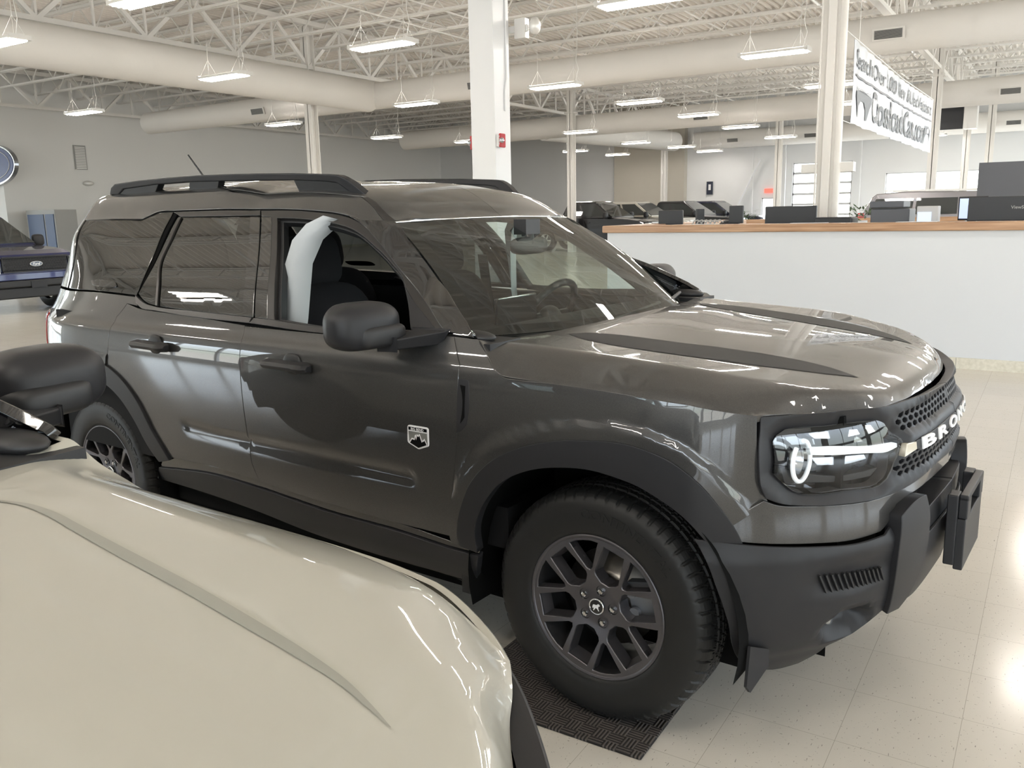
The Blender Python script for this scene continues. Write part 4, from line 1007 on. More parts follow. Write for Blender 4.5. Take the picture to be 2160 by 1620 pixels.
        mf = MB().prism([(.85,.385),(.79,.36),(.79,.31),(.845,.25),(.858,.27)], lambda a, b, d: (.455+d+(.87-a)*.5, -a, b), .008); obj('mud_flap', fm_(mf), M['plastic'], root)
        mf = MB().box((-.50,-.86,.30),(-.455,-.55,.50)); obj('mud_flap', fm_(mf), M['plastic_d'], root)
        xr_ = -3.36; tt = np.linspace(3, 13.5, 30); P = S(xr_, tt); mb = MB()
        tl = MB().panel([(-3.36,3.6),(-3.25,3.8),(-3.24,6.4),(-3.36,6.6)], S, 1, off=.004, th=.006); obj('tail_lamp', fm_(tl), M['red'], root)
    tt = np.linspace(2.2, 13.5, 30); P = S(-3.355, tt); R0 = P.copy(); cols = []
    for k in np.linspace(-1, 1, 13):
        Qp = P.copy(); Qp[:, 1] = P[:, 1]*-k; Qp[:, 0] = P[:, 0]-.10*(1-k*k)+np.clip((P[:, 2]-1.15)*.25, 0, .2)*(1-k**4); cols.append(Qp)
    V = np.concatenate(cols); tg = MB().add(V, [(i*30+j, i*30+j+1, (i+1)*30+j+1, (i+1)*30+j) for i in range(12) for j in range(29)], smooth=True); obj('tailgate', tg, paint, root)
    ub = MB().box((-3.2,-.72,.24),(.45,.72,.42)); ub.box((-2.1,-.84,.33),(-.5,.84,.46)); ub.box((.40,-.62,.42),(.62,.62,.98)); ub.box((-.30,-.60,.42),(.42,.60,.97)); ub.box((-3.3,-.6,.42),(-3.0,.6,1.0)); obj('underbody', ub, M['black'], root)
    # cabin
    cb = MB()
    cb.box((-3.2,-.80,.46),(-.35,.80,.60))
    for s_ in (-1, 1): cb.box((-2.95,min(s_*.80,s_*.855),.5),(-.45,max(s_*.80,s_*.855),1.12))
    cb.box((-.62,-.80,.6),(-.40,.80,1.10))
    ct = obj('cabin_tub', cb, M['cabin'], root)
    db = MB().prism([(-.50,1.12),(-.34,1.115),(-.34,.8),(-.82,.8),(-.90,1.0),(-.86,1.08),(-.72,1.105)], lambda a, b, d: (a, -.78+d, b), 1.56); ds = obj('dashboard', db, M['cabin'], ct, bevel=.02)
    sc_ = MB().box((-.88,-.14,1.02),(-.86,.14,1.19)); obj('center_screen', sc_, M['gloss'], ds, bevel=.006)
    sw = MB(); c0 = np.array([-.97,.38,1.06]); ax = unit(np.array([-.85,0,.53])); e1 = np.array([0,1.,0]); e2 = np.cross(ax, e1)
    sw.tube([c0+(e1*math.cos(t)+e2*math.sin(t))*.185 for t in np.linspace(0, 2*PI, 41)], .017, 10, caps=False)
    sw.tube([c0+e1*-.17, c0, c0+e1*.17], .02, 8); sw.tube([c0, c0-ax*.0+e2*(.17 if e2[2] < 0 else -.17)], .02, 8); sw.ell(tuple(c0-ax*.02), (.05,.07,.06), 16, 10); sw.tube([c0, c0-ax*.25], .03, 10)
    obj('steering_wheel', sw, M['plastic_d'], ct)
    def seat(nm, y, x0, w=.25):
        s1 = MB(); 
        s1.ell((x0+.24, y, .70), (.27, w, .10), 24, 12, p=.5)
        st_ = obj(nm, s1, M['fabric'], ct)
        bk = MB().ell((x0-.09, y, .93), (.09, w, .33), 24, 16, p=.55, rot=Matrix.Rotation(math.radians(-16), 3, 'Y')); obj('seat_back', bk, M['fabric'], st_)
        hd = MB().ell((x0-.20, y, 1.345), (.055, .135, .115), 24, 14, p=.6, rot=Matrix.Rotation(math.radians(-10), 3, 'Y')); obj('headrest', hd, M['fabric'], st_)
        for q_2 in (-.06, .06):
            ps = MB().tube([(x0-.165, y+q_2, 1.17),(x0-.185, y+q_2, 1.27)], .006, 8); obj('headrest_post', ps, M['chrome'], st_)
        return st_
    seat('front_seat', -.42, -1.42); seat('front_seat', .42, -1.42); seat('rear_seat', -.38, -2.25, .30); seat('rear_seat', .38, -2.25, .30)
    bt = MB().add([(-1.58,-.70,1.30),(-1.53,-.72,1.30),(-1.40,-.78,.9),(-1.45,-.78,.9)], [(0,1,2,3)]); obj('seat_belt', bt, M['plastic_d'], ct)
    bt2 = MB().prism([(-1.58,1.32),(-1.52,1.32),(-1.50,.85),(-1.56,.85)], lambda a, b, d: (a, .66+d+(1.32-b)*.12, b), .004); obj('seat_belt', bt2, M['plastic_d'], ct)
    rv = MB().ell((-.80, 0, 1.395), (.02,.125,.035), 24, 12, p=.6).tube([(-.79,0,1.40),(-.80,0,1.49)], .014, 8).box((-.84,-.05,1.44),(-.78,.05,1.50)); obj('rearview_mirror', rv, M['plastic_d'], ws)
    # wheels
    make_wheel(root, .0, -.752, .372, .0, -1); make_wheel(root, .0, .752, .372, .6, 1)
    make_wheel(root, -2.645, -.752, .364, .35, -1); make_wheel(root, -2.645, .752, .364, .9, 1)
    return root
M['pale_amber'] = mat('pale_marker_lens', (.55,.50,.40), .1, 0, 1)
M['badge_grey'] = mat('badge_grey', (.17,.17,.155), .4)
suv = build_suv('sport_utility_vehicle', 'dark grey metallic sport utility vehicle with roof rails, front wheel on a mat', 'car', M['paint'], (-1.022, 2.98, 0), -.06)

def recolor(root, old, new):
    for o in [root]+list(root.children_recursive):
        if o.type == 'MESH':
            for sl in o.material_slots:
                if sl.material == old: sl.link = 'OBJECT'; sl.material = new
cream = dup(suv, (-1.0155, -.0286, 0), -.003, label='cream sport utility vehicle in the foreground, its hood filling the lower left corner')
cream.scale = (1.11, 1, 1)   # a longer model of the same shape
for o in cream.children:
    if o.name.startswith('wheel') and 'liner' not in o.name and 'flare' not in o.name and 'arch' not in o.name: o.rotation_euler[1] = 0; o.scale = (1/1.11, 1, 1)
recolor(cream, M['paint'], M['cream_paint']); recolor(cream, M['drl'], M['gloss']); recolor(cream, M['silver'], M['plastic_d'])
for o in list(cream.children_recursive):
    if o.name.startswith('hood_stripe'): bpy.data.objects.remove(o)
ch = [o for o in cream.children if o.name.startswith('hood')][0]
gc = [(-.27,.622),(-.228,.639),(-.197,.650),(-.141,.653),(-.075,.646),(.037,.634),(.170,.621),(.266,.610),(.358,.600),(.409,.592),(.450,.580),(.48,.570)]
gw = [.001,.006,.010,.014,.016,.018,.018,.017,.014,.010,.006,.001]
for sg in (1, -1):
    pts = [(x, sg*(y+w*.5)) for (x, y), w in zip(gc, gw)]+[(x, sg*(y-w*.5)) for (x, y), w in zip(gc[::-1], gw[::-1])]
    obj('hood_groove_shadow', MB().panel(pts, H, 1, off=.0012, th=.001, step=.015, edge=False), M['groove_shadow'], ch)  # flat darker strip laid on the hood, groove's shade painted in its colour
# ------------------------------------------------------------------ room shell
struct('floor', MB().box((-46,-7.4,-.2),(14,43.4,0)), M['floor'])
def wall_with_holes(name, x0, x1, z0, z1, holes, mk, mt):
    """wall in a vertical plane; holes (a0,a1,b0,b1); mk(a0,b0,a1,b1,mb) adds a box"""
    mb = MB(); xs = sorted({x0, x1}|{h[0] for h in holes}|{h[1] for h in holes})
    for a, b in zip(xs[:-1], xs[1:]):
        hs = sorted([(h[2], h[3]) for h in holes if h[0] <= a+1e-6 and h[1] >= b-1e-6]); z = z0
        for q0, q1 in hs:
            if q0 > z+1e-6: mk(mb, a, b, z, q0)
            z = q1
        if z < z1-1e-6: mk(mb, a, b, z, z1)
    return struct(name, mb, mt)
ZC = 6.95
wall_with_holes('wall_back', -32.2, 14.2, 0, ZC, [(-11.1,-8.4,.25,3.65),(-6.95,-3.05,.95,3.02),(-12.55,-11.78,.0,2.06),(-2.25,.6,.4,2.7),(3,9,.6,3.2)], lambda mb,a,b,c,d: mb.box((a,43,c),(b,43.25,d)), M['wall'])
wall_with_holes('wall_front', -46, 14.2, 0, ZC, [(-21,-13.5,.35,3.2),(-13,-5.5,.35,3.2),(-5,2.5,.35,3.2),(3,9,.35,3.2)], lambda mb,a,b,c,d: mb.box((a,-7.25,c),(b,-7,d)), M['wall'])
wall_with_holes('wall_right', -7, 43, 0, ZC, [(-4,1,.35,3.2),(1.6,6.6,.35,3.2),(7.2,12,.35,3.2),(13.5,22.5,.4,6.3),(23,32,.4,6.3),(32.5,41,.4,6.3)], lambda mb,a,b,c,d: mb.box((13,a,c),(13.25,b,d)), M['wall'])  # the tall openings are unseen, added to brighten walls and ceiling farther back
struct('wall_left', MB().box((-32.25,17.25,0),(-32,43,ZC)), M['wall_grey'])
struct('wall_left', MB().box((-46,17,0),(-32,17.25,ZC)), M['wall_grey'])
wall_with_holes('wall_left', -7, 17.25, 0, ZC, [(-5.5,4.5,.4,4.8),(5.2,15.2,.4,4.8)], lambda mb,a,b,c,d: mb.box((-46.25,a,c),(-46,b,d)), M['wall_grey'])  # unseen window openings, added to bring daylight in from the left
struct('wall_back', MB().box((-20.3,42.6,0),(-16.4,43,ZC)), M['curtain'])
struct('baseboard_left', MB().box((-32.0,17.2,0),(-31.98,43,.12)), M['baseb'])
# window frames in the openings
def win_frame(name, fn, a0, a1, b0, b1, na, nb, w=.07):
    mb = MB()
    for i in range(na+1):
        a = a0+(a1-a0)*i/na; mb.bar(fn(a, b0), fn(a, b1), w, .1)
    for j in range(nb+1):
        b = b0+(b1-b0)*j/nb; mb.bar(fn(a0, b), fn(a1, b), w, .1)
    return struct(name, mb, M['frame'])
n_ = 1
for a0, a1 in ((-21,-13.5),(-13,-5.5),(-5,2.5),(3,9)):
    win_frame('window_%d' % n_, lambda a, b: (a, -7.12, b), a0, a1, .35, 3.2, 4, 2); n_ += 1
for a0, a1 in ((-4,1),(1.6,6.6),(7.2,12)):
    win_frame('window_%d' % n_, lambda a, b: (13.12, a, b), a0, a1, .35, 3.2, 3, 2); n_ += 1
for a0, a1 in ((13.5,22.5),(23,32),(32.5,41)):  # frames of the unseen tall windows added for light
    win_frame('window_%d' % n_, lambda a, b: (13.12, a, b), a0, a1, .4, 6.3, 5, 3); n_ += 1
for a0, a1 in ((-5.5,4.5),(5.2,15.2)):  # frames of the unseen left windows added for light
    win_frame('window_%d' % n_, lambda a, b: (-46.12, a, b), a0, a1, .4, 4.8, 5, 3); n_ += 1
win_frame('door_1', lambda a, b: (a, 43.1, b), -11.1, -8.4, .25, 3.65, 2, 7, .08)
win_frame('window_%d' % n_, lambda a, b: (a, 43.1, b), -6.95, -3.05, .95, 3.02, 2, 1, .06)
win_frame('window_%d' % (n_+1), lambda a, b: (a, 43.1, b), -2.25, .6, .4, 2.7, 3, 2, .07)
win_frame('door_2', lambda a, b: (a, 43.1, b), -12.55, -11.78, 0, 2.06, 1, 1, .09)
# roof deck: folded sheet, flutes running away from the camera
dk = MB(); xs = []; x = -46.0
while x < 14.2:
    xs += [(x, ZC), (x+.10, ZC), (x+.13, ZC-.075), (x+.17, ZC-.075), (x+.20, ZC)][:4]; x += .20
k = len(xs)
dk.add([(a, -7.3, b) for a, b in xs]+[(a, 43.3, b) for a, b in xs], [(i, i+k, i+k+1, i+1) for i in range(k-1)])
ceil_ = struct('ceiling', dk, M['deck'])
struct('ceiling', MB().box((-46.3,-7.3,ZC+.01),(14.3,43.3,ZC+.2)), M['deck'])
# open web joists
jb = MB(); L0, L1 = -32.0, 13.0; zt, zb = 6.84, 6.12
for yy in (-.045, .045):
    jb.bar((L0,yy,zt),(L1,yy,zt),.05,.05); jb.bar((L0,yy,zb),(L1,yy,zb),.05,.05)
x = L0+.3; up_ = True
while x+.62 < L1:
    a = (x, 0, zb if up_ else zt); b = (x+.62, 0, zt if up_ else zb); jb.bar(a, b, .028); x += .62; up_ = not up_
joist = struct('beam', jb, M['steelw'])
y = -6.2; first = True
while y < 43:
    if first: joist.location = (0, y, 0); first = False
    else:
        o = joist.copy(); C.objects.link(o); o.location = (0, y, 0)
        if y < 17:
            pass
    y += 1.65
jl = MB(); 
for yy in (-.045, .045):
    jl.bar((-46,yy,zt),(-32,yy,zt),.05,.05); jl.bar((-46,yy,zb),(-32,yy,zb),.05,.05)
x = -45.7; up_ = True
while x+.62 < -32: jl.bar((x,0,zb if up_ else zt),(x+.62,0,zt if up_ else zb),.028); x += .62; up_ = not up_
jl0 = struct('beam', jl, M['steelw']); jl0.location = (0,-6.2,0); y = -6.2+1.65
while y < 17: o = jl0.copy(); C.objects.link(o); o.location = (0,y,0); y += 1.65
# girders along the room
gb = MB(); zt2, zb2 = 6.70, 5.55
gb.bar((0,-7,zt2),(0,43,zt2),.16,.12); gb.bar((0,-7,zb2),(0,43,zb2),.16,.10)
y = -7; up_ = True
while y+1.25 <= 43:
    gb.bar((0,y,zb2 if up_ else zt2),(0,y+1.25,zt2 if up_ else zb2),.09,.09)
    gb.bar((0,y+1.25,zb2),(0,y+1.25,zt2),.05,.05); y += 1.25; up_ = not up_
gd = struct('beam', gb, M['steelw']); gd.location = (-17.75,0,0)
for gx in (-3.5, 9.8, -31.0):
    o = gd.copy(); C.objects.link(o); o.location = (gx,0,0)
# cross bracing lines and conduits under the joists
br = MB()
for gx in (-26,-22,-12.5,-8,1.5,5.5): br.bar((gx,-7,6.16),(gx,43,6.16),.03,.03)
br.tube([(-13.5,2,6.0),(-13.5,20,6.0)],.02,6); br.tube([(-20,8,6.05),(-6,8.3,6.05)],.018,6)
struct('trim_1', br, M['steelw'])
# columns
def ibeam(mb, x, y, z0, z1, w=.25, d=.25, t=.018):
    mb.box((x-w/2,y-d/2,z0),(x+w/2,y-d/2+t,z1)); mb.box((x-w/2,y+d/2-t,z0),(x+w/2,y+d/2,z1)); mb.box((x-t/2,y-d/2,z0),(x+t/2,y+d/2,z1))
A = MB().box((-6.44,9.33,0),(-6.08,9.69,ZC)); A.tube([(-6.07,9.60,6.2),(-6.07,9.60,3.2),(-6.07,9.56,3.05),(-6.07,9.56,2.80)],.014,8)
struct('column', A, M['column'], bevel=.012)
Bc = MB(); ibeam(Bc, -2.5, 11.3, 0, ZC, .20, .24, .03); Bc.tube([(-2.37,11.20,.0),(-2.37,11.20,ZC)],.045,14); Bc.tube([(-2.60,11.12,.0),(-2.60,11.12,ZC)],.012,8); Bc.box((-2.53,11.12,0),(-2.44,11.16,ZC)); Bc.box((-2.78,11.15,1.95),(-2.60,11.3,2.05)); Bc.box((-2.34,11.2,1.95),(-2.18,11.35,2.06))
struct('column', Bc, M['steelw'])
for cx, cy3 in ((-17.75,17.99),(-16.5,30.75),(-16.95,41.3),(-3.5,29.7),(-3.5,39.8),(-2.5,37.2),(-10.6,38.6)):
    q_ = MB(); ibeam(q_, 0, 0, 0, 6.6, .26, .26, .02); q_.box((-.2,-.2,5.3),(.2,.2,5.36)); o = struct('column', q_, M['steelw']); o.location = (cx, cy3, 0)
    if cx > -4: 
        c2 = MB().box((-.33,-.2,1.86),(.33,.16,1.98)); o2 = struct('trim_2', c2, M['frame']); o2.location = (cx, cy3, 0)
bz = MB(); bz.bar((-14.3,42.7,.4),(-12.6,42.7,3.9),.18,.06); bz.bar((-8.0,42.7,0),(-8.0,42.7,5.6),.12,.06); bz.bar((-11.4,42.75,0),(-11.4,42.75,5.6),.10,.06); bz.bar((-12.95,42.75,0),(-12.95,42.75,5.6),.05,.05)
struct('trim_3', bz, M['wall'])

# ------------------------------------------------------------------ counter wall with oak ledge
struct('wall_counter', MB().box((-4.40,9.06,0),(13,9.22,1.29)).box((-4.40,9.22,0),(-4.24,13.2,1.29)), M['counter_wall'])
bb = MB(); x = -4.40
while x < 13: bb.box((x+.004,9.038,0),(min(x+.61,13),9.06,.105)); x += .61
struct('baseboard_counter', bb, M['baseb'])
struct('trim_4', MB().box((-4.45,9.02,1.29),(13,9.36,1.37)).box((-4.45,9.36,1.29),(-4.10,13.3,1.37)), M['wood'], bevel=.012)
dk2 = MB(); dk2.box((-3.9,9.6,.72),(12,10.6,.76)); dk2.box((-3.9,9.6,0),(-3.86,10.6,.72)); dk2.box((2,9.6,0),(2.04,10.6,.72)); dk2.box((11.9,9.6,0),(11.94,10.6,.72))
d_ = obj('desk', dk2, M['wood']); tag(d_, 'long desk behind the white counter wall carrying the monitors', 'desk')
# low partition farther back
struct('wall_partition', MB().box((-9,25.0,0),(13,25.15,1.12)), M['wall']); struct('trim_5', MB().box((-9.05,24.9,1.12),(13,25.25,1.24)), M['wood'])

# ------------------------------------------------------------------ ducts
def duct(name, pts, r, label, vents=(), n=36, seams=None):
    mb = MB(); P = []
    pts = [np.array(p, float) for p in pts]
    for a, b in zip(pts[:-1], pts[1:]):
        L_ = np.linalg.norm(b-a); k = max(1, int(L_/1.2))
        for i in range(k): P.append(a+(b-a)*i/k)
    P.append(pts[-1]); mb.tube(P, r, n)
    o = obj(name, mb, M['duct']); tag(o, label, 'duct')
    sm = MB()
    for i, p in enumerate(P[1:-1]):
        d = unit(P[i+2]-P[i]); sm.tube([p-d*.012, p+d*.012], r+.006, n, caps=False)
    seam_ = obj('duct_seam', sm, M['duct'], o); seam_['kind'] = 'stuff'
    for (x, y, ang) in vents:
        v = MB(); v.box((-.30,-.03,-.11),(.30,.0,.11)); vv = obj('vent_frame', v, M['duct'], o)
        s_ = MB()
        s_.box((-.26,-.034,-.085),(.26,-.028,.085)); sl = obj('vent_grille', s_, M['vent'], vv)
        b_ = MB(); [b_.box((-.25,-.04,-.08+.02*j),(.25,-.036,-.07+.02*j)) for j in range(8)]; obj('vent_blade', b_, M['ventd'], vv)
        a = ang; vv.location = (x, y-(r+.0)*math.cos(a)+.02, 4.9-(r)*math.sin(a)); vv.rotation_euler = (a, 0, 0)
    return o
R_D = .36
main_duct = duct('air_duct', [(-27.4,19.85,4.9),(13,19.3,4.9)], R_D, 'large white round duct crossing behind the big column, with a branch toward the camera', vents=[(-21.4,19.72,.25),(-13.1,19.6,.25),(-3.2,19.45,.15)])
bd_ = duct('duct_branch', [(-17.05,-6.9,4.9),(-17.05,19.6,4.9)], .43, 'x')
for k_ in ('label','category'): del bd_[k_]
bd_.parent = main_duct
mid_duct = duct('air_duct', [(-25.7,31.9,4.9),(-17,31.4,4.9),(13,30.4,4.9)], .40, 'white duct across the middle of the hall with a branch toward the back wall', vents=[(-11.2,30.95,.3),(-1.6,30.5,.3)])
b2_ = duct('duct_branch', [(-18.2,31.6,4.9),(-16.6,41.7,4.9)], .46, 'x')
for k_ in ('label','category'): del b2_[k_]
b2_.parent = mid_duct
duct('air_duct', [(-15.8,42.45,4.9),(13,42.45,4.9)], .42, 'farthest white duct along the back wall above the windows', vents=[(-13.6,41.9,.3),(-10,41.9,.3),(-6.2,41.9,.3),(-2,41.9,.3),(-.8,41.9,.3)])

# ------------------------------------------------------------------ hanging strip lights
def fixture():
    t = thing('pendant_light', 'x', 'light')
    h = MB(); h.add([(-.61,-.085,0),(.61,-.085,0),(.61,.085,0),(-.61,.085,0),(-.61,-.06,.06),(.61,-.06,.06),(.61,.06,.06),(-.61,.06,.06)], [(0,1,5,4),(1,2,6,5),(2,3,7,6),(3,0,4,7),(4,5,6,7),(0,3,2,1)])
    for sx in (-.62,.56): h.box((sx,-.17,-.02),(sx+.06,.17,.05))
    for sy in (-.17,.16): h.box((-.6,sy,-.01),(.6,sy+.01,.03))
    hs = obj('housing', h, M['fixture'], t)
    for k in range(4):
        y = -.12+.08*k; tb = MB().tube([(-.56,y,-.022),(.56,y,-.022)], .0125, 6, smooth=False); obj('tube', tb, M['tube'], t)
    cb = MB()
    for sx in (-.45,.45):
        cb.tube([(sx,0,.06),(sx,-.0,.35),(sx+.02,0,1.85)],.004,4).tube([(sx-.1,-.12,.05),(sx,0,.35)],.003,4).tube([(sx+.1,.12,.05),(sx,0,.35)],.003,4)
    cb.box((-.50,-.84,1.835),(-.44,.84,1.86)); cb.box((.44,-.84,1.835),(.50,.84,1.86))
    cb.tube([(.5,0,.06),(.56,.02,.3),(.50,.03,.5),(.55,0,.9),(.53,0,1.85)],.007,5)
    obj('cable', cb, M['fixture'], t); return t
fx0 = fixture()
LANE = {-20: 'along the left wall', -14: 'left of the big white column', -9.5: 'in the lane past the big white column', -4.75: 'in the lane toward the round steel column', 0: 'over the counter side', 5: 'far right'}
fix = [(-10.0,7.4),(-14.1,7.7),(-9.65,11.5),(-14.1,12.0),(-21.2,13.5),(-19.7,18.8),(-20.4,24.3),(-19.3,27.8),(-13.9,17.75),(-5.0,11.3),(-9.7,17.35),(-4.65,16.4),(-9.4,21.2),(-4.7,21.3),(-14.4,27.5),(-9.3,25.2),(-9.5,29.8),(-9.6,35.1),(-14.9,33.3),(-14.4,37.0),(-14.4,40.6),(-18.9,35.6),(-18.6,39.4),
       (-4.75,25.3),(-4.75,29.6),(-4.75,35.0),(-4.75,39.0),(0.4,20.5),(0.4,25.5),(0.4,29.3)]
hid = [(-.6,7.4),(3.6,7.4),(-9.8,3.4),(3.6,3.4),(-9.8,-.8),(-4.9,-.8),(-.6,-.8),(3.6,-.8),(-14.1,3.4),(-14.1,-.8),(-4.9,-4.6),(-.6,-4.6),(.4,11.5),(5,11.5),(.4,16.3),(5,16.3),(5,21),(8.2,7.4),(8.2,3.4),(-21.5,7.5),(-21.5,2)]
ordn = ['nearest','second','third','fourth','fifth','sixth','seventh','eighth','ninth','tenth']
cnt = {}
for i, (x, y) in enumerate(fix+hid):
    lane = min(LANE, key=lambda q: abs(q-x))
    if i == 0: o = fx0; o.location = (x,y,4.27)
    else: o = dup(fx0, (x,y,4.27), 0)
    o['group'] = 'hanging strip lights'
    o['_k'] = (lane)
for i, (x, y) in enumerate(fix+hid): pass
allf = [o for o in C.objects if o.name.startswith('pendant_light')]
by = {}
for o in allf: by.setdefault(o['_k'], []).append(o)
for lane, os_ in by.items():
    os_.sort(key=lambda o: o.location.y)
    vis = [o for o in os_ if any(abs(o.location.x-x) < .01 and abs(o.location.y-y) < .01 for x, y in fix)]
    for j, o in enumerate(vis): o['label'] = '%s visible white hanging strip light %s' % (ordn[min(j,9)], LANE[lane])
    rest = [o for o in os_ if o not in vis]
    for j, o in enumerate(rest): o['label'] = 'white hanging strip light outside the picture, seen only in reflections'; 
for o in allf: del o['_k']

# ------------------------------------------------------------------ wall items
def simple(name, mb, mt, label, cat, group=None, **k): return tag(obj(name, mb, mt, **k), label, cat, group)
# fire alarm strobes on the big column
def strobe(x, y, s_, label):
    t = thing('fire_alarm', label, 'alarm', (x, y, 2.43)); t.rotation_euler = (0,0,0)
    b = MB().box((0 if s_ > 0 else -.04,-.05,-.075),(.04 if s_ > 0 else 0,.05,.075)); obj('back_box', b, M['white'], t, bevel=.006)
    r = MB().box((.04 if s_ > 0 else -.075,-.058,-.085),(.075 if s_ > 0 else -.04,.058,.085)); rd = obj('cover', r, M['firered'], t, bevel=.012)
    l = MB().ell((.082*s_,-.045,0),(.03,.035,.035),16,10); obj('strobe_lens', l, M['silver'], t)
    if s_ > 0:
        for i_, ch in enumerate('FIRE'):
            tm = MB(); wrap(tm, text_mesh(ch, .030, .0, .0008), lambda x_, y_, z_: (.052+x_*.8, -.0595, .045-.028*i_+y_)); obj('lettering', tm, M['white'], rd)
    return t
strobe(-6.08, 9.40, 1, 'red fire alarm strobe with FIRE lettering on the right of the column')
strobe(-6.44, 9.45, -1, 'red fire alarm strobe on the left edge of the column')
sp = thing('spotlight_speaker', 'white box speaker with round dish behind the top of the column', 'speaker', (-6.0,9.9,4.33)); 
sp.location = (-5.95,9.78,3.80); sp.scale = (.8,.8,.8)
obj('body', MB().box((-.10,-.05,-.15),(.10,.08,.15)), M['fixture'], sp, bevel=.01); obj('bracket', MB().box((-.24,-.03,-.05),(.13,.02,.05)), M['white'], sp); obj('dish', MB().ell((.24,.02,.02),(.09,.10,.13),20,12), M['fixture'], sp)
v = thing('wall_vent', 'tall grey louvred vent high on the left wall', 'vent', (-31.98,20.0,3.98)); obj('frame', MB().box((0,-.24,-.45),(.03,.24,.45)), M['vent'], v); vb = MB(); [vb.box((.03,-.20,-.42+.06*j),(.04,.20,-.39+.06*j)) for j in range(14)]; obj('louvre', vb, M['fixture'], v)
simple('wall_strobe', MB().ell((-31.95,20.2,3.02),(.08,.22,.10),14,8), M['fixture'], 'small white dome strobe on the left wall below the vent', 'alarm')
simple('wall_strobe', MB().box((-20.9,42.9,1.95),(-20.6,42.99,2.1)), M['vent'], 'small dark strobe on the back wall above the black pickup', 'alarm')
ov = thing('oval_sign', 'large blue oval dealership sign cut by the left picture edge', 'sign', (-32.35,16.95,3.6)); ov.location = (-32.75,16.93,3.60)
def ovalmesh(rx, rz, y0, y1, n=60, p=.86):
    pts = [(rx*math.copysign(abs(math.cos(t))**p, math.cos(t)), rz*math.sin(t)) for t in np.arange(n)*2*PI/n]
    return MB().prism(pts, lambda a, b, d: (a, y0-d, b), y0-y1)
obj('rim', ovalmesh(1.95,.74,.05,-.10), M['silver'], ov); obj('face', ovalmesh(1.88,.68,.0,-.115), M['sign_blue'] if 'sign_blue' in M else mat('sign_blue', (.01,.04,.20), .45, 0, 0), ov)
ln = MB(); n = 70; pts = [(1.66*math.copysign(abs(math.cos(t))**.86, math.cos(t)), -.12, .55*math.sin(t)) for t in np.arange(n+1)*2*PI/n]; ln.tube(pts, .014, 6, caps=False); obj('border', ln, M['white'], ov)
V, Fc = text_mesh('Ford', .8, .01, .01, shear=.35); tm = MB(); wrap(tm, (V, Fc), lambda x_, y_, z_: (x_*1.1, -.118-z_, y_)); obj('lettering', tm, M['white'], ov)
M['case_blue'] = mat('case_blue', (.03,.07,.18), .5)
# vending style display by the left wall
vd = thing('display_case', 'blue and grey display cabinet standing by the left wall corner', 'cabinet', (-30.6,17.8,0)); obj('body', MB().box((-.9,-.4,0),(.9,.4,2.0)), M['vent'], vd); obj('panel', MB().box((-.8,-.42,.6),(.2,-.40,1.85)), M['case_blue'], vd); obj('panel', MB().box((.3,-.42,.6),(.82,-.40,1.85)), M['case_blue'], vd)
# exit sign, door notice
simple('exit_sign', MB().box((-12.4,42.9,2.3),(-12.0,42.98,2.5)), M['signred'], 'small red exit sign above the bright far door', 'sign')
dn = thing('wall_sign', 'narrow dark blue sign on the pale wall above the far trucks', 'sign', (-15.15,42.9,2.62)); obj('plate', MB().box((-.16,-.03,-.32),(.16,0,.32)), M['navy_paint'], dn); obj('pictogram', MB().box((-.06,-.04,-.1),(.06,-.03,.18)), M['white'], dn)
simple('cabinet', MB().box((-16.3,42.35,0),(-14.6,42.98,1.95)), M['curtain'], 'beige cabinet under the blue sign on the far wall', 'cabinet')

# ------------------------------------------------------------------ banner
bn = thing('banner', 'white vinyl banner with dark lettering hanging beside the round steel column', 'banner', (-2.5,12.5,2.62))
def bw(u, v):  # u along, v up ; slight folds
    return np.stack([.035*np.sin(u*5.0+v*2)*(1-v/1.06)*.5+.02*np.sin(u*11)*(.5), u, v-.05*np.sin(np.clip(u/8.1,0,1)*PI)*v], -1)
mb = MB().panel([(0,0),(8.1,0),(8.1,1.06),(0,1.06)], bw, 1, th=.004, step=.12, smooth_out=False, edge=False); b2 = MB().panel([(0,0),(8.1,0),(8.1,1.06),(0,1.06)], bw, -1, off=.004, step=.12, smooth_out=False, edge=False)
mb.add(b2.v, b2.f, b2.n, True); sheet = obj('sheet', mb, M['banner'], bn)
def bl(txt, u0, u1, v0, v1, mt, bold=.02, y=.012):
    V, Fc = text_mesh(txt, 1, 0, bold, center=True); w = V[:,0].max()-V[:,0].min(); h = V[:,1].max()-V[:,1].min()
    V = V.copy(); V[:,0] = (V[:,0]/w+.5)*(u1-u0)+u0; V[:,1] = (V[:,1]/h+.5)*(v1-v0)+v0
    tm = MB(); tm.add([tuple(bw(np.float64(a), np.float64(b))+[y,0,0]) for a, b, _ in V], Fc); return obj('lettering', tm, mt, sheet)
bl('Search Over 3,000 New & Used Vehicles at', .12, 7.95, .70, .97, M['letter'], .012)
bl('CrossRoadsCars.com', 1.35, 6.95, .12, .58, M['letter'], .02)
st = MB(); st.add([tuple(bw(np.float64(a), np.float64(b))+[.012,0,0]) for a in np.linspace(.1,8,30) for b in (.615,.645)], [(2*i,2*i+2,2*i+3,2*i+1) for i in range(29)]); obj('stripe', st, M['letter'], sheet)
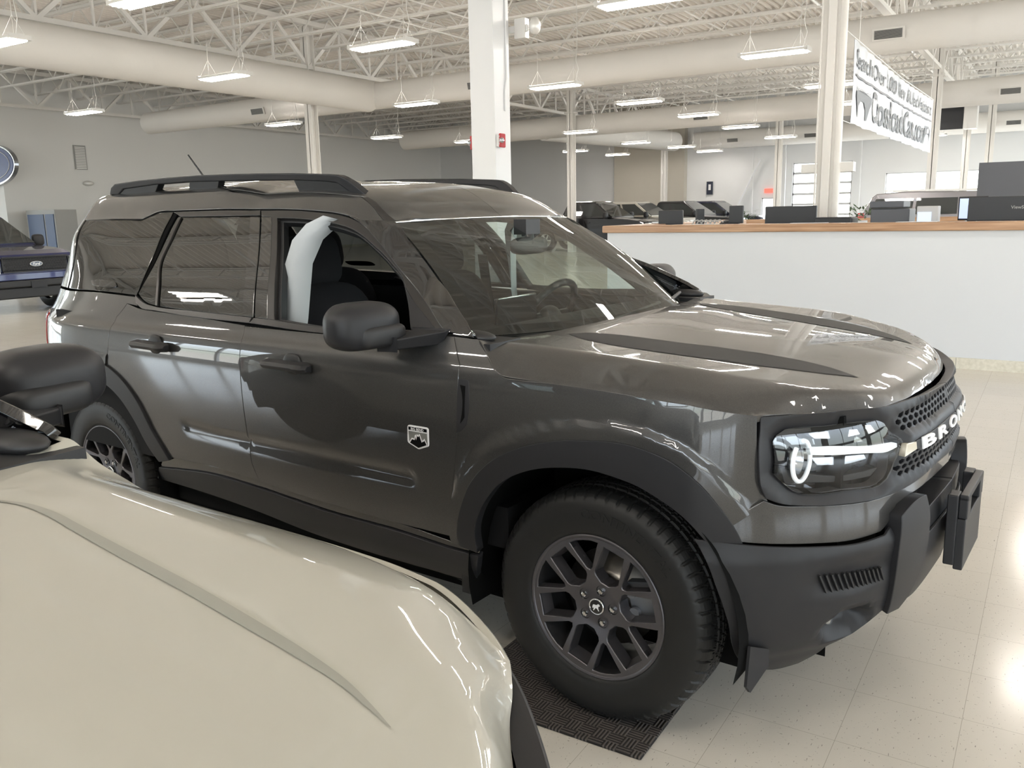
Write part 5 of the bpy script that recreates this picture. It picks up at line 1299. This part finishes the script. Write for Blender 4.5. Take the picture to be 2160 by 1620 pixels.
for u0, w in ((.15,1.1),(7.05,.85)):
    lg = MB(); poly = [(0,.30),(.02,.38),(.5,.42),(1,.38),(1,.30),(.93,.22),(.85,.05),(.80,.06),(.78,.20),(.62,.28),(.38,.28),(.25,.20),(.2,.04),(.12,.08),(.05,.2)]
    lg.add([tuple(bw(np.float64(u0+a*w), np.float64(.06+b*1.0))+[.012,0,0]) for a, b in poly], [tuple(range(len(poly)))]); obj('emblem', lg, M['letter'], sheet)
    bl('CROSSROADS', u0+.05, u0+w-.05, .44, .50, M['letter'], .0)
rp = MB().tube([(0,-.05,1.08),(0,4,1.03),(0,8.2,1.08)],.008,6).tube([(0,0,1.08),(0,-1.2,1.1)],.006,5).tube([(0,0,0),(0,-1.1,.0)],.006,5); obj('rope', rp, M['fixture'], bn)
for yy in (.3,7.8): obj('hanger', MB().tube([(0,yy,1.05),(0,yy,3.6)],.004,4), M['fixture'], bn)
hs = thing('hanging_screen', 'black screen hung from the roof right of the banner', 'screen', (-3.4,33.0,4.55)); obj('body', MB().box((-1.1,-.05,-.55),(.35,.05,.45)), M['monitor'], hs); obj('rod', MB().tube([(-.9,0,.45),(-.9,0,2.3)],.02,6).tube([(.2,0,.45),(.2,0,2.3)],.02,6), M['steelw'], hs); obj('side_case', MB().box((.37,-.1,-.55),(.75,.5,.35)), M['fixture'], hs)
# tall dark partition at right edge
pp = thing('tall_panel', 'tall dark grey kiosk panel standing behind the monitors at right', 'panel', (-.95,17.5,0)); obj('board', MB().box((-.36,-.05,0),(.36,.05,2.24)), M['greybox'], pp); obj('side_case', MB().box((.36,-.05,0),(.5,.6,2.2)), M['silver_paint'], pp)

# ------------------------------------------------------------------ things on and behind the counter
def monitor(x, y, w, h, z, label, lit=False, rz=0, text=None, stand=True):
    t = thing('monitor', label, 'monitor', (x, y, .76), rz); 
    b = obj('panel', MB().box((-w/2,-.02,z-.76),(w/2,.03,z-.76+h)), M['monitor'], t, bevel=.008)
    obj('stand', MB().box((-.03,0,.02),(.03,.06,z-.6)).box((-.13,-.09,0),(.13,.12,.02)), M['monitor'], t)
    if text:
        V, Fc = text_mesh(text, .045, 0, .0004); tm = MB(); wrap(tm, (V, Fc), lambda a, b_, c: (a, -.0215, z-.76+h*.55+b_)); obj('lettering', tm, M['vent'], b)
    if lit: obj('screen', MB().box((-w/2+.02,.031,z-.76+.02),(w/2-.02,.034,z-.76+h-.02)), M['screen'], t)
    return t
monitor(-4.05,10.1,.30,.17,1.36,'small dark screen at the left end of the counter',rz=.15)
monitor(-2.65,10.25,.58,.22,1.33,'wide black monitor back in front of the round steel column')
monitor(-.35,10.1,.95,.24,1.36,'large black monitor seen from behind at the right edge',text='ViewSonic')
monitor(-.80,10.5,.34,.25,1.36,'monitor showing a lit window beside the large black monitor',lit=True,rz=2.6)
monitor(-3.75,10.3,.10,.19,1.35,'narrow pale screen seen nearly edge on near the counter end',rz=.9)
monitor(-3.35,10.45,.17,.21,1.36,'small upright grey monitor left of the wide black one')
t = thing('printer', 'low black printer between the plant and the copier', 'printer', (-2.12,10.1,.76)); obj('body', MB().box((-.20,-.15,0),(.20,.2,.66)), M['monitor'], t, bevel=.02)
t = thing('copier', 'dark grey copier with a flat lid behind the counter', 'copier', (-1.58,10.35,.76)); obj('body', MB().box((-.19,-.2,0),(.20,.25,.74)), M['greybox'], t, bevel=.015); obj('lid', MB().box((-.20,-.22,.75),(.14,.26,.82)), M['greybox'], t, bevel=.01)
t = thing('card_terminal', 'white office machine with small screen right of the copier', 'machine', (-1.20,10.0,.76)); obj('body', MB().box((-.08,-.1,0),(.12,.12,.76)), M['pot'], t, bevel=.01); obj('screen', MB().box((-.07,-.11,.60),(.06,-.10,.70)), M['screen'], t)
simple('paper_sheet', MB().box((-2.35,9.08,1.372),(-2.0,9.22,1.376)), M['paper'], 'white paper sheet lying on the oak ledge right of the wide monitor', 'paper')
simple('paper_sheet', MB().box((-1.35,9.06,1.372),(-1.0,9.2,1.376)), M['paper'], 'white paper sheet on the ledge under the white machine', 'paper')
simple('paper_sheet', MB().box((-3.4,9.1,1.372),(-3.15,9.25,1.376)), M['paper'], 'small white paper on the ledge left of the wide monitor', 'paper')
t = thing('office_chair', 'black curved office chair back showing above the ledge', 'chair', (-3.6,10.9,0)); obj('backrest', MB().ell((0,0,1.28),(.14,.05,.12),20,12), M['monitor'], t); obj('post', MB().tube([(0,0,.1),(0,0,1.2)],.03,10), M['monitor'], t); obj('base', MB().box((-.25,-.25,0),(.25,.25,.1)), M['monitor'], t)
t = thing('coiled_tray', 'ribbed grey tray standing on the ledge by the grey monitor', 'tray', (-3.25,9.6,1.30))
t.location = (-3.3,9.26,1.372); cb_ = MB()
for k in range(6): cb_.tube([(-.16+.05*k,0,.0),(-.14+.05*k,0,.035),(-.10+.05*k,0,.045),(-.06+.05*k,0,.02)],.008,6)
obj('ribs', cb_, M['vent'], t)
def plant(x, y, z, s_, label, n=60, flower=False):
    t = thing('potted_plant', label, 'plant', (x,y,0)); obj('pot', MB().lathe([(0,0),(.16*s_,0),(.22*s_,z),(.20*s_,z),(0,z-.05)],20), M['pot'], t)
    lf = MB(); rnd = random.Random(int(x*100))
    for k in range(n):
        a = rnd.random()*2*PI; r = (.1+.3*rnd.random())*s_; h = z+rnd.random()*.42*s_
        c_ = Vector((math.cos(a)*r, math.sin(a)*r, h)); d = Vector((math.cos(a+rnd.uniform(-1,1)), math.sin(a+rnd.uniform(-1,1)), rnd.uniform(-.3,.8))).normalized(); sd = d.cross(Vector((0,0,1))).normalized()*.035*s_; L_ = .12*s_
        lf.add([c_-d*L_, c_+sd, c_+d*L_, c_-sd], [(0,1,2,3)])
    obj('foliage', lf, M['leaf'], t); return t
plant(-3.6,19.4,1.25,.75,'bushy green plant in a white planter behind the counter')
plant(-11.2,36.2,1.0,1.2,'green plant beside the farthest dark truck')
plant(-1.3,16.6,1.36,.42,'small leafy plant in front of the parked black sport utility vehicle',40)

# ------------------------------------------------------------------ parked vehicles behind
def arc(cx, cz, r, a0, a1, n=12): return [(cx+r*math.cos(a), cz+r*math.sin(a)) for a in np.linspace(a0, a1, n)]
def simple_wheel(root, x, y, r, s_):
    w = MB().lathe([(r*.62,-.12),(r*.9,-.125),(r*.98,-.10),(r,-.05),(r,.05),(r*.98,.12),(r*.6,.12)],28,axis='y'); o = obj('wheel', w, M['rubber'], root); o.location = (x,y,r); 
    if s_ > 0: o.rotation_euler = (0,0,PI)
    rm = MB().lathe([(0,-.07),(r*.15,-.09),(r*.2,-.075)],16,axis='y')
    for k in range(6):
        a = k*PI/3; rm.bar((math.cos(a)*r*.12,-.08,math.sin(a)*r*.12),(math.cos(a)*r*.60,-.105,math.sin(a)*r*.60),.05,.03,up=(0,1,0))
    rm.lathe([(r*.58,-.11),(r*.64,-.12),(r*.64,-.09),(r*.55,.05)],28,axis='y'); obj('rim', rm, M['fixture'], o)
def pickup(label, paint, loc, rz, group=None, detail=False):
    t = thing('pickup_truck', label, 'truck', loc, rz, group)
    rw, xf, xr = .43, -.98, -4.68
    prof = [(-5.88,.60),(-5.9,.95),(-5.88,1.32),(-5.86,1.36),(-3.95,1.37),(-3.9,1.36),(-1.72,1.32),(-1.5,1.31),(-.9,1.285),(-.35,1.235),(-.10,1.16),(-.04,1.05),(-.03,.55),(-.1,.48)]+arc(xf,.46,.52,-.1,PI+.1)[0:]+[(-1.6,.42),(-4.05,.42)]+arc(xr,.46,.52,-.1,PI+.1)+[(-5.3,.55)]
    b = MB()
    # body as rings across the width so the flanks are rounded
    ys = [-1.0,-.985,-.93,-.80,0,.80,.93,.985,1.0]; n = len(prof)
    for i, y in enumerate(ys):
        ay = abs(y); k = max(0, (ay-.8)/.2)
        for (x, z) in prof:
            zz = z-(.05*k*k if z > 1.1 else 0); xx = x-(.12*k*k if x > -.5 else 0)+(.04*k*k if x < -5.5 else 0)
            b.v.append((xx, y*(1-.02*max(0,(z-.9))*3), zz)); b.n.append(None)
    for i in range(len(ys)-1):
        for j in range(n):
            b.f.append((i*n+j, i*n+(j+1) % n, (i+1)*n+(j+1) % n, (i+1)*n+j)); b.sm.append(False); b.mi.append(0)
    for s_ in (0, len(ys)-1):
        f = tuple(range(s_*n, s_*n+n)); b.f.append(f if s_ else tuple(reversed(f))); b.sm.append(False); b.mi.append(0)
    body = obj('body', b, paint, t)
    # cab
    cb = MB(); z0, z1 = 1.31, 1.96
    lo = [(-3.93,-.94),(-1.55,-.94),(-1.55,.94),(-3.93,.94)]; hi = [(-3.72,-.74),(-2.42,-.74),(-2.42,.74),(-3.72,.74)]
    cb.add([(x,y,z0) for x,y in lo]+[(x,y,z1-.06) for x,y in hi]+[(x*1.0+(.08 if x<-3 else -.08),y*.86,z1) for x,y in hi], [(0,1,5,4),(1,2,6,5),(2,3,7,6),(3,0,4,7),(4,5,9,8),(5,6,10,9),(6,7,11,10),(7,4,8,11),(8,9,10,11)]); cab = obj('cab', cb, paint, t, bevel=.03)
    def quad(nm, P, mt, par): 
        n3 = unit(np.cross(np.array(P[1])-P[0], np.array(P[3])-P[0])); Q2 = [np.array(p)+n3*.012 for p in P]
        return obj(nm, MB().add([np.array(p)-n3*.01 for p in P]+Q2, [(4,5,6,7),(0,1,5,4),(1,2,6,5),(2,3,7,6),(3,0,4,7)]), mt, par)
    lerp = lambda a, b_, k: tuple(np.array(a)+(np.array(b_)-np.array(a))*k)
    for s_ in (-1, 1):
        def sp_(u, v):  # side plane
            a = lerp((-3.93,.94*s_,z0),(-1.55,.94*s_,z0),u); c_ = lerp((-3.72,.74*s_,z1-.06),(-2.42,.74*s_,z1-.06),u); return lerp(a,c_,v)
        for (u0,u1,u2,u3) in ((.07,.42,.40,.10),(.47,.93,.93,.46)):
            P = [sp_(u0,.10),sp_(u1,.10),sp_(u2 if u1<.5 else .90,.90),sp_(u3,.90)]
            if s_ > 0: P = P[::-1]
            quad('side_window', P, M['truck_glass'], cab)
        quad('door_seam', ([sp_(.445,-.0),sp_(.452,-.0),sp_(.452,-.9),sp_(.445,-.9)]), M['black'], body)
        mm = MB().ell((-1.78, s_*1.10, 1.40), (.08,.13,.13), 14, 8, p=.6).bar((-1.75,s_*.93,1.36),(-1.77,s_*1.05,1.36),.05); obj('door_mirror', mm, M['plastic'], t)
        hb = MB().box((-2.75,s_*1.0-.02,1.12),(-2.55,s_*1.0+.02,1.15)).box((-3.75,s_*1.0-.02,1.12),(-3.55,s_*1.0+.02,1.15)); obj('door_handle', hb, M['plastic'], t)
        fr2 = MB()
        for cx in (xf, xr):
            a1 = arc(cx,.46,.56,0,PI,16); a2 = arc(cx,.46,.50,0,PI,16)
            fr2.add([(x,s_*1.012,z) for x,z in a1+a2[::-1]], [tuple(range(32))])
        obj('arch_lip', fr2, M['plastic'], t)
        simple_wheel(t, xf, s_*.85, rw, s_); simple_wheel(t, xr, s_*.85, rw, s_)
    quad('windshield', [lerp((-1.55,-.94,z0),(-2.42,-.74,z1-.06),.07),lerp((-1.55,.94,z0),(-2.42,.74,z1-.06),.07),lerp((-1.55,.90,z0),(-2.42,.70,z1-.06),.95),lerp((-1.55,-.90,z0),(-2.42,-.70,z1-.06),.95)], M['truck_glass'], cab)
    # front
    gr = MB().box((-.08,-.66,.84),(.0,.66,1.10)); g_ = obj('grille', gr, M['plastic_d'], t, bevel=.02)
    gm = MB()
    for r_ in range(5 if detail else 2):
        for c2 in range(22 if detail else 8):
            st_ = 1.24/(22 if detail else 8); y = -.60+c2*st_+(st_/2 if r_ % 2 else 0); z = .87+r_*(.048 if detail else .12)
            if abs(y) < .62: gm.tube([(.003,y+.024*math.cos(a),z+.020*math.sin(a)) for a in np.linspace(0,2*PI,7)],.004,4,caps=False)
    gm.bar((.005,-.66,1.11),(.005,.66,1.11),.035,.03); gm.bar((.005,-.66,.83),(.005,.66,.83),.035,.03)
    obj('grille_mesh', gm, M['fixture'] if not detail else M['plastic'], g_)
    for s_ in (-1, 1):
        hl = MB().box((-.16,min(s_*.68,s_*.96),.80),(-.01,max(s_*.68,s_*.96),1.10)); h_ = obj('headlight', hl, M['silver'] if not detail else M['gloss'], t, bevel=.02)
        dr = MB().bar((.0,s_*.93,.82),(.0,s_*.93,1.08),.03,.03).bar((.0,s_*.93,1.08),(.0,s_*.72,1.08),.03,.03).bar((.0,s_*.93,.82),(.0,s_*.72,.82),.03,.03); obj('light_strip', dr, M['drl'], h_)
        obj('marker', MB().box((-.20,s_*.985-.02,.92),(-.15,s_*.985+.02,.99)), M['amber'], h_)
    obj('bumper', MB().box((-.12,-.94,.52),(.04,.94,.66)), M['plastic_d'] if detail else M['chrome'], t, bevel=.03); obj('valance', MB().box((-.2,-.86,.30),(-.02,.86,.52)), M['plastic_d'], t, bevel=.03)
    obj('skid', MB().box((-.1,-.95,.66),(.02,.95,.80)), paint, t, bevel=.02)
    if detail:
        o_ = MB().prism([(.125*math.cos(a),.05*math.sin(a)) for a in np.arange(30)*2*PI/30], lambda a,b_,d: (.012+d,a,.97+b_), .012); e_ = obj('badge', o_, M['white'], g_)
        o_ = MB().prism([(.115*math.cos(a),.042*math.sin(a)) for a in np.arange(30)*2*PI/30], lambda a,b_,d: (.013+d,a,.97+b_), .014); obj('badge_face', o_, M['navy_paint'], e_)
        V, Fc = text_mesh('Ford', .075, 0, .0012, shear=.3); tm = MB(); wrap(tm, (V, Fc), lambda a, b_, c: (.0285, a, .97+b_)); obj('badge_text', tm, M['white'], e_)
        pb = MB().box((.03,-.16,.50),(.05,.16,.64)); obj('plate_bracket', pb, M['plastic'], t)
    return t
M['truck_glass'] = mat('truck_glass', (.03,.035,.035), .03, 0, 1)
pickup('blue pickup truck with honeycomb grille at the left picture edge', M['blue'], (-15.1,8.40,0), 0.0, detail=True).scale = (.87,.87,.87)
pickup('black pickup truck, nearest of the row beyond the counter end', M['blk_paint'], (-13.3,32.0,0), -.05)
pickup('tan pickup truck second in the row beyond the counter', M['white_paint'], (-12.9,35.0,0), -.05)
pickup('black pickup truck third in the row, behind the tan one', M['blk_paint'], (-11.9,38.0,0), -.05)
pickup('dark navy pickup truck farthest in the row by the back wall', M['navy_paint'], (-11.4,40.6,0), -.05)
# long wheelbase SUV seen from its rear corner
sv = thing('large_sport_utility_vehicle', 'large dark sport utility vehicle with red tail lamp behind the counter', 'car', (-4.95,27.6,0), -.0)
prof = [(0,.55),(-.03,1.05),(.05,1.28),(.30,1.78),(.42,1.88),(1.2,1.93),(3.0,1.90),(3.6,1.82),(4.35,1.30),(5.2,1.18),(5.3,.9),(5.3,.5)]+arc(4.35,.45,.48,-.1,PI+.1)+arc(1.05,.45,.48,-.1,PI+.1)
b = MB(); n = len(prof); ys = [-.98,-.95,0,.95,.98]
for y in ys:
    for (x, z) in prof: b.v.append((x, y*(1-.22*max(0, z-1.2)), z-(.03 if abs(y) > .96 and z > 1.7 else 0))); b.n.append(None)
for i in range(4):
    for j in range(n): b.f.append((i*n+j, i*n+(j+1) % n, (i+1)*n+(j+1) % n, (i+1)*n+j)); b.sm.append(False); b.mi.append(0)
for s_ in (0, 4):
    f = tuple(range(s_*n, s_*n+n)); b.f.append(f if s_ else tuple(reversed(f))); b.sm.append(False); b.mi.append(0)
obj('body', b, M['silver_paint'], sv)
for s_ in (-1, 1):
    w_ = lambda x, z: (x, s_*(.985*(1-.22*max(0, z-1.2))+.008), z)
    for P in ([(.22,1.30),(1.35,1.30),(1.40,1.74),(.42,1.74)],[(1.45,1.30),(2.5,1.30),(2.5,1.74),(1.48,1.74)],[(2.58,1.30),(4.0,1.30),(3.55,1.72),(2.60,1.74)]):
        P3 = [w_(*p) for p in P]
        obj('side_window', MB().add(P3 if s_ < 0 else P3[::-1], [(0,1,2,3)]), M['truck_glass'], sv)
    obj('tail_lamp', MB().box((-.05,min(s_*.80,s_*1.0),1.0),(.14,max(s_*.80,s_*1.0),1.36)), M['red_lit'] if 'red_lit' in M else M['red'], sv, bevel=.03)
    obj('roof_rail', MB().bar((.6,s_*.72,1.96),(3.2,s_*.72,1.95),.05,.04), M['fixture'], sv)
    simple_wheel(sv, 1.05, s_*.83, .41, s_); simple_wheel(sv, 4.35, s_*.83, .41, s_)
obj('rear_glass', MB().add([(.03,-.75,1.30),(.03,.75,1.30),(.285,.65,1.76),(.285,-.65,1.76)], [(0,3,2,1)]), M['truck_glass'], sv)
# mat under the front wheel
mt_ = MB().box((-1.55,2.02,0),(-.875,2.72,.010)); mo = obj('floor_mat', mt_, M['floormat'], bevel=.004); tag(mo, 'dark woven rubber backed mat under the front tire', 'mat')
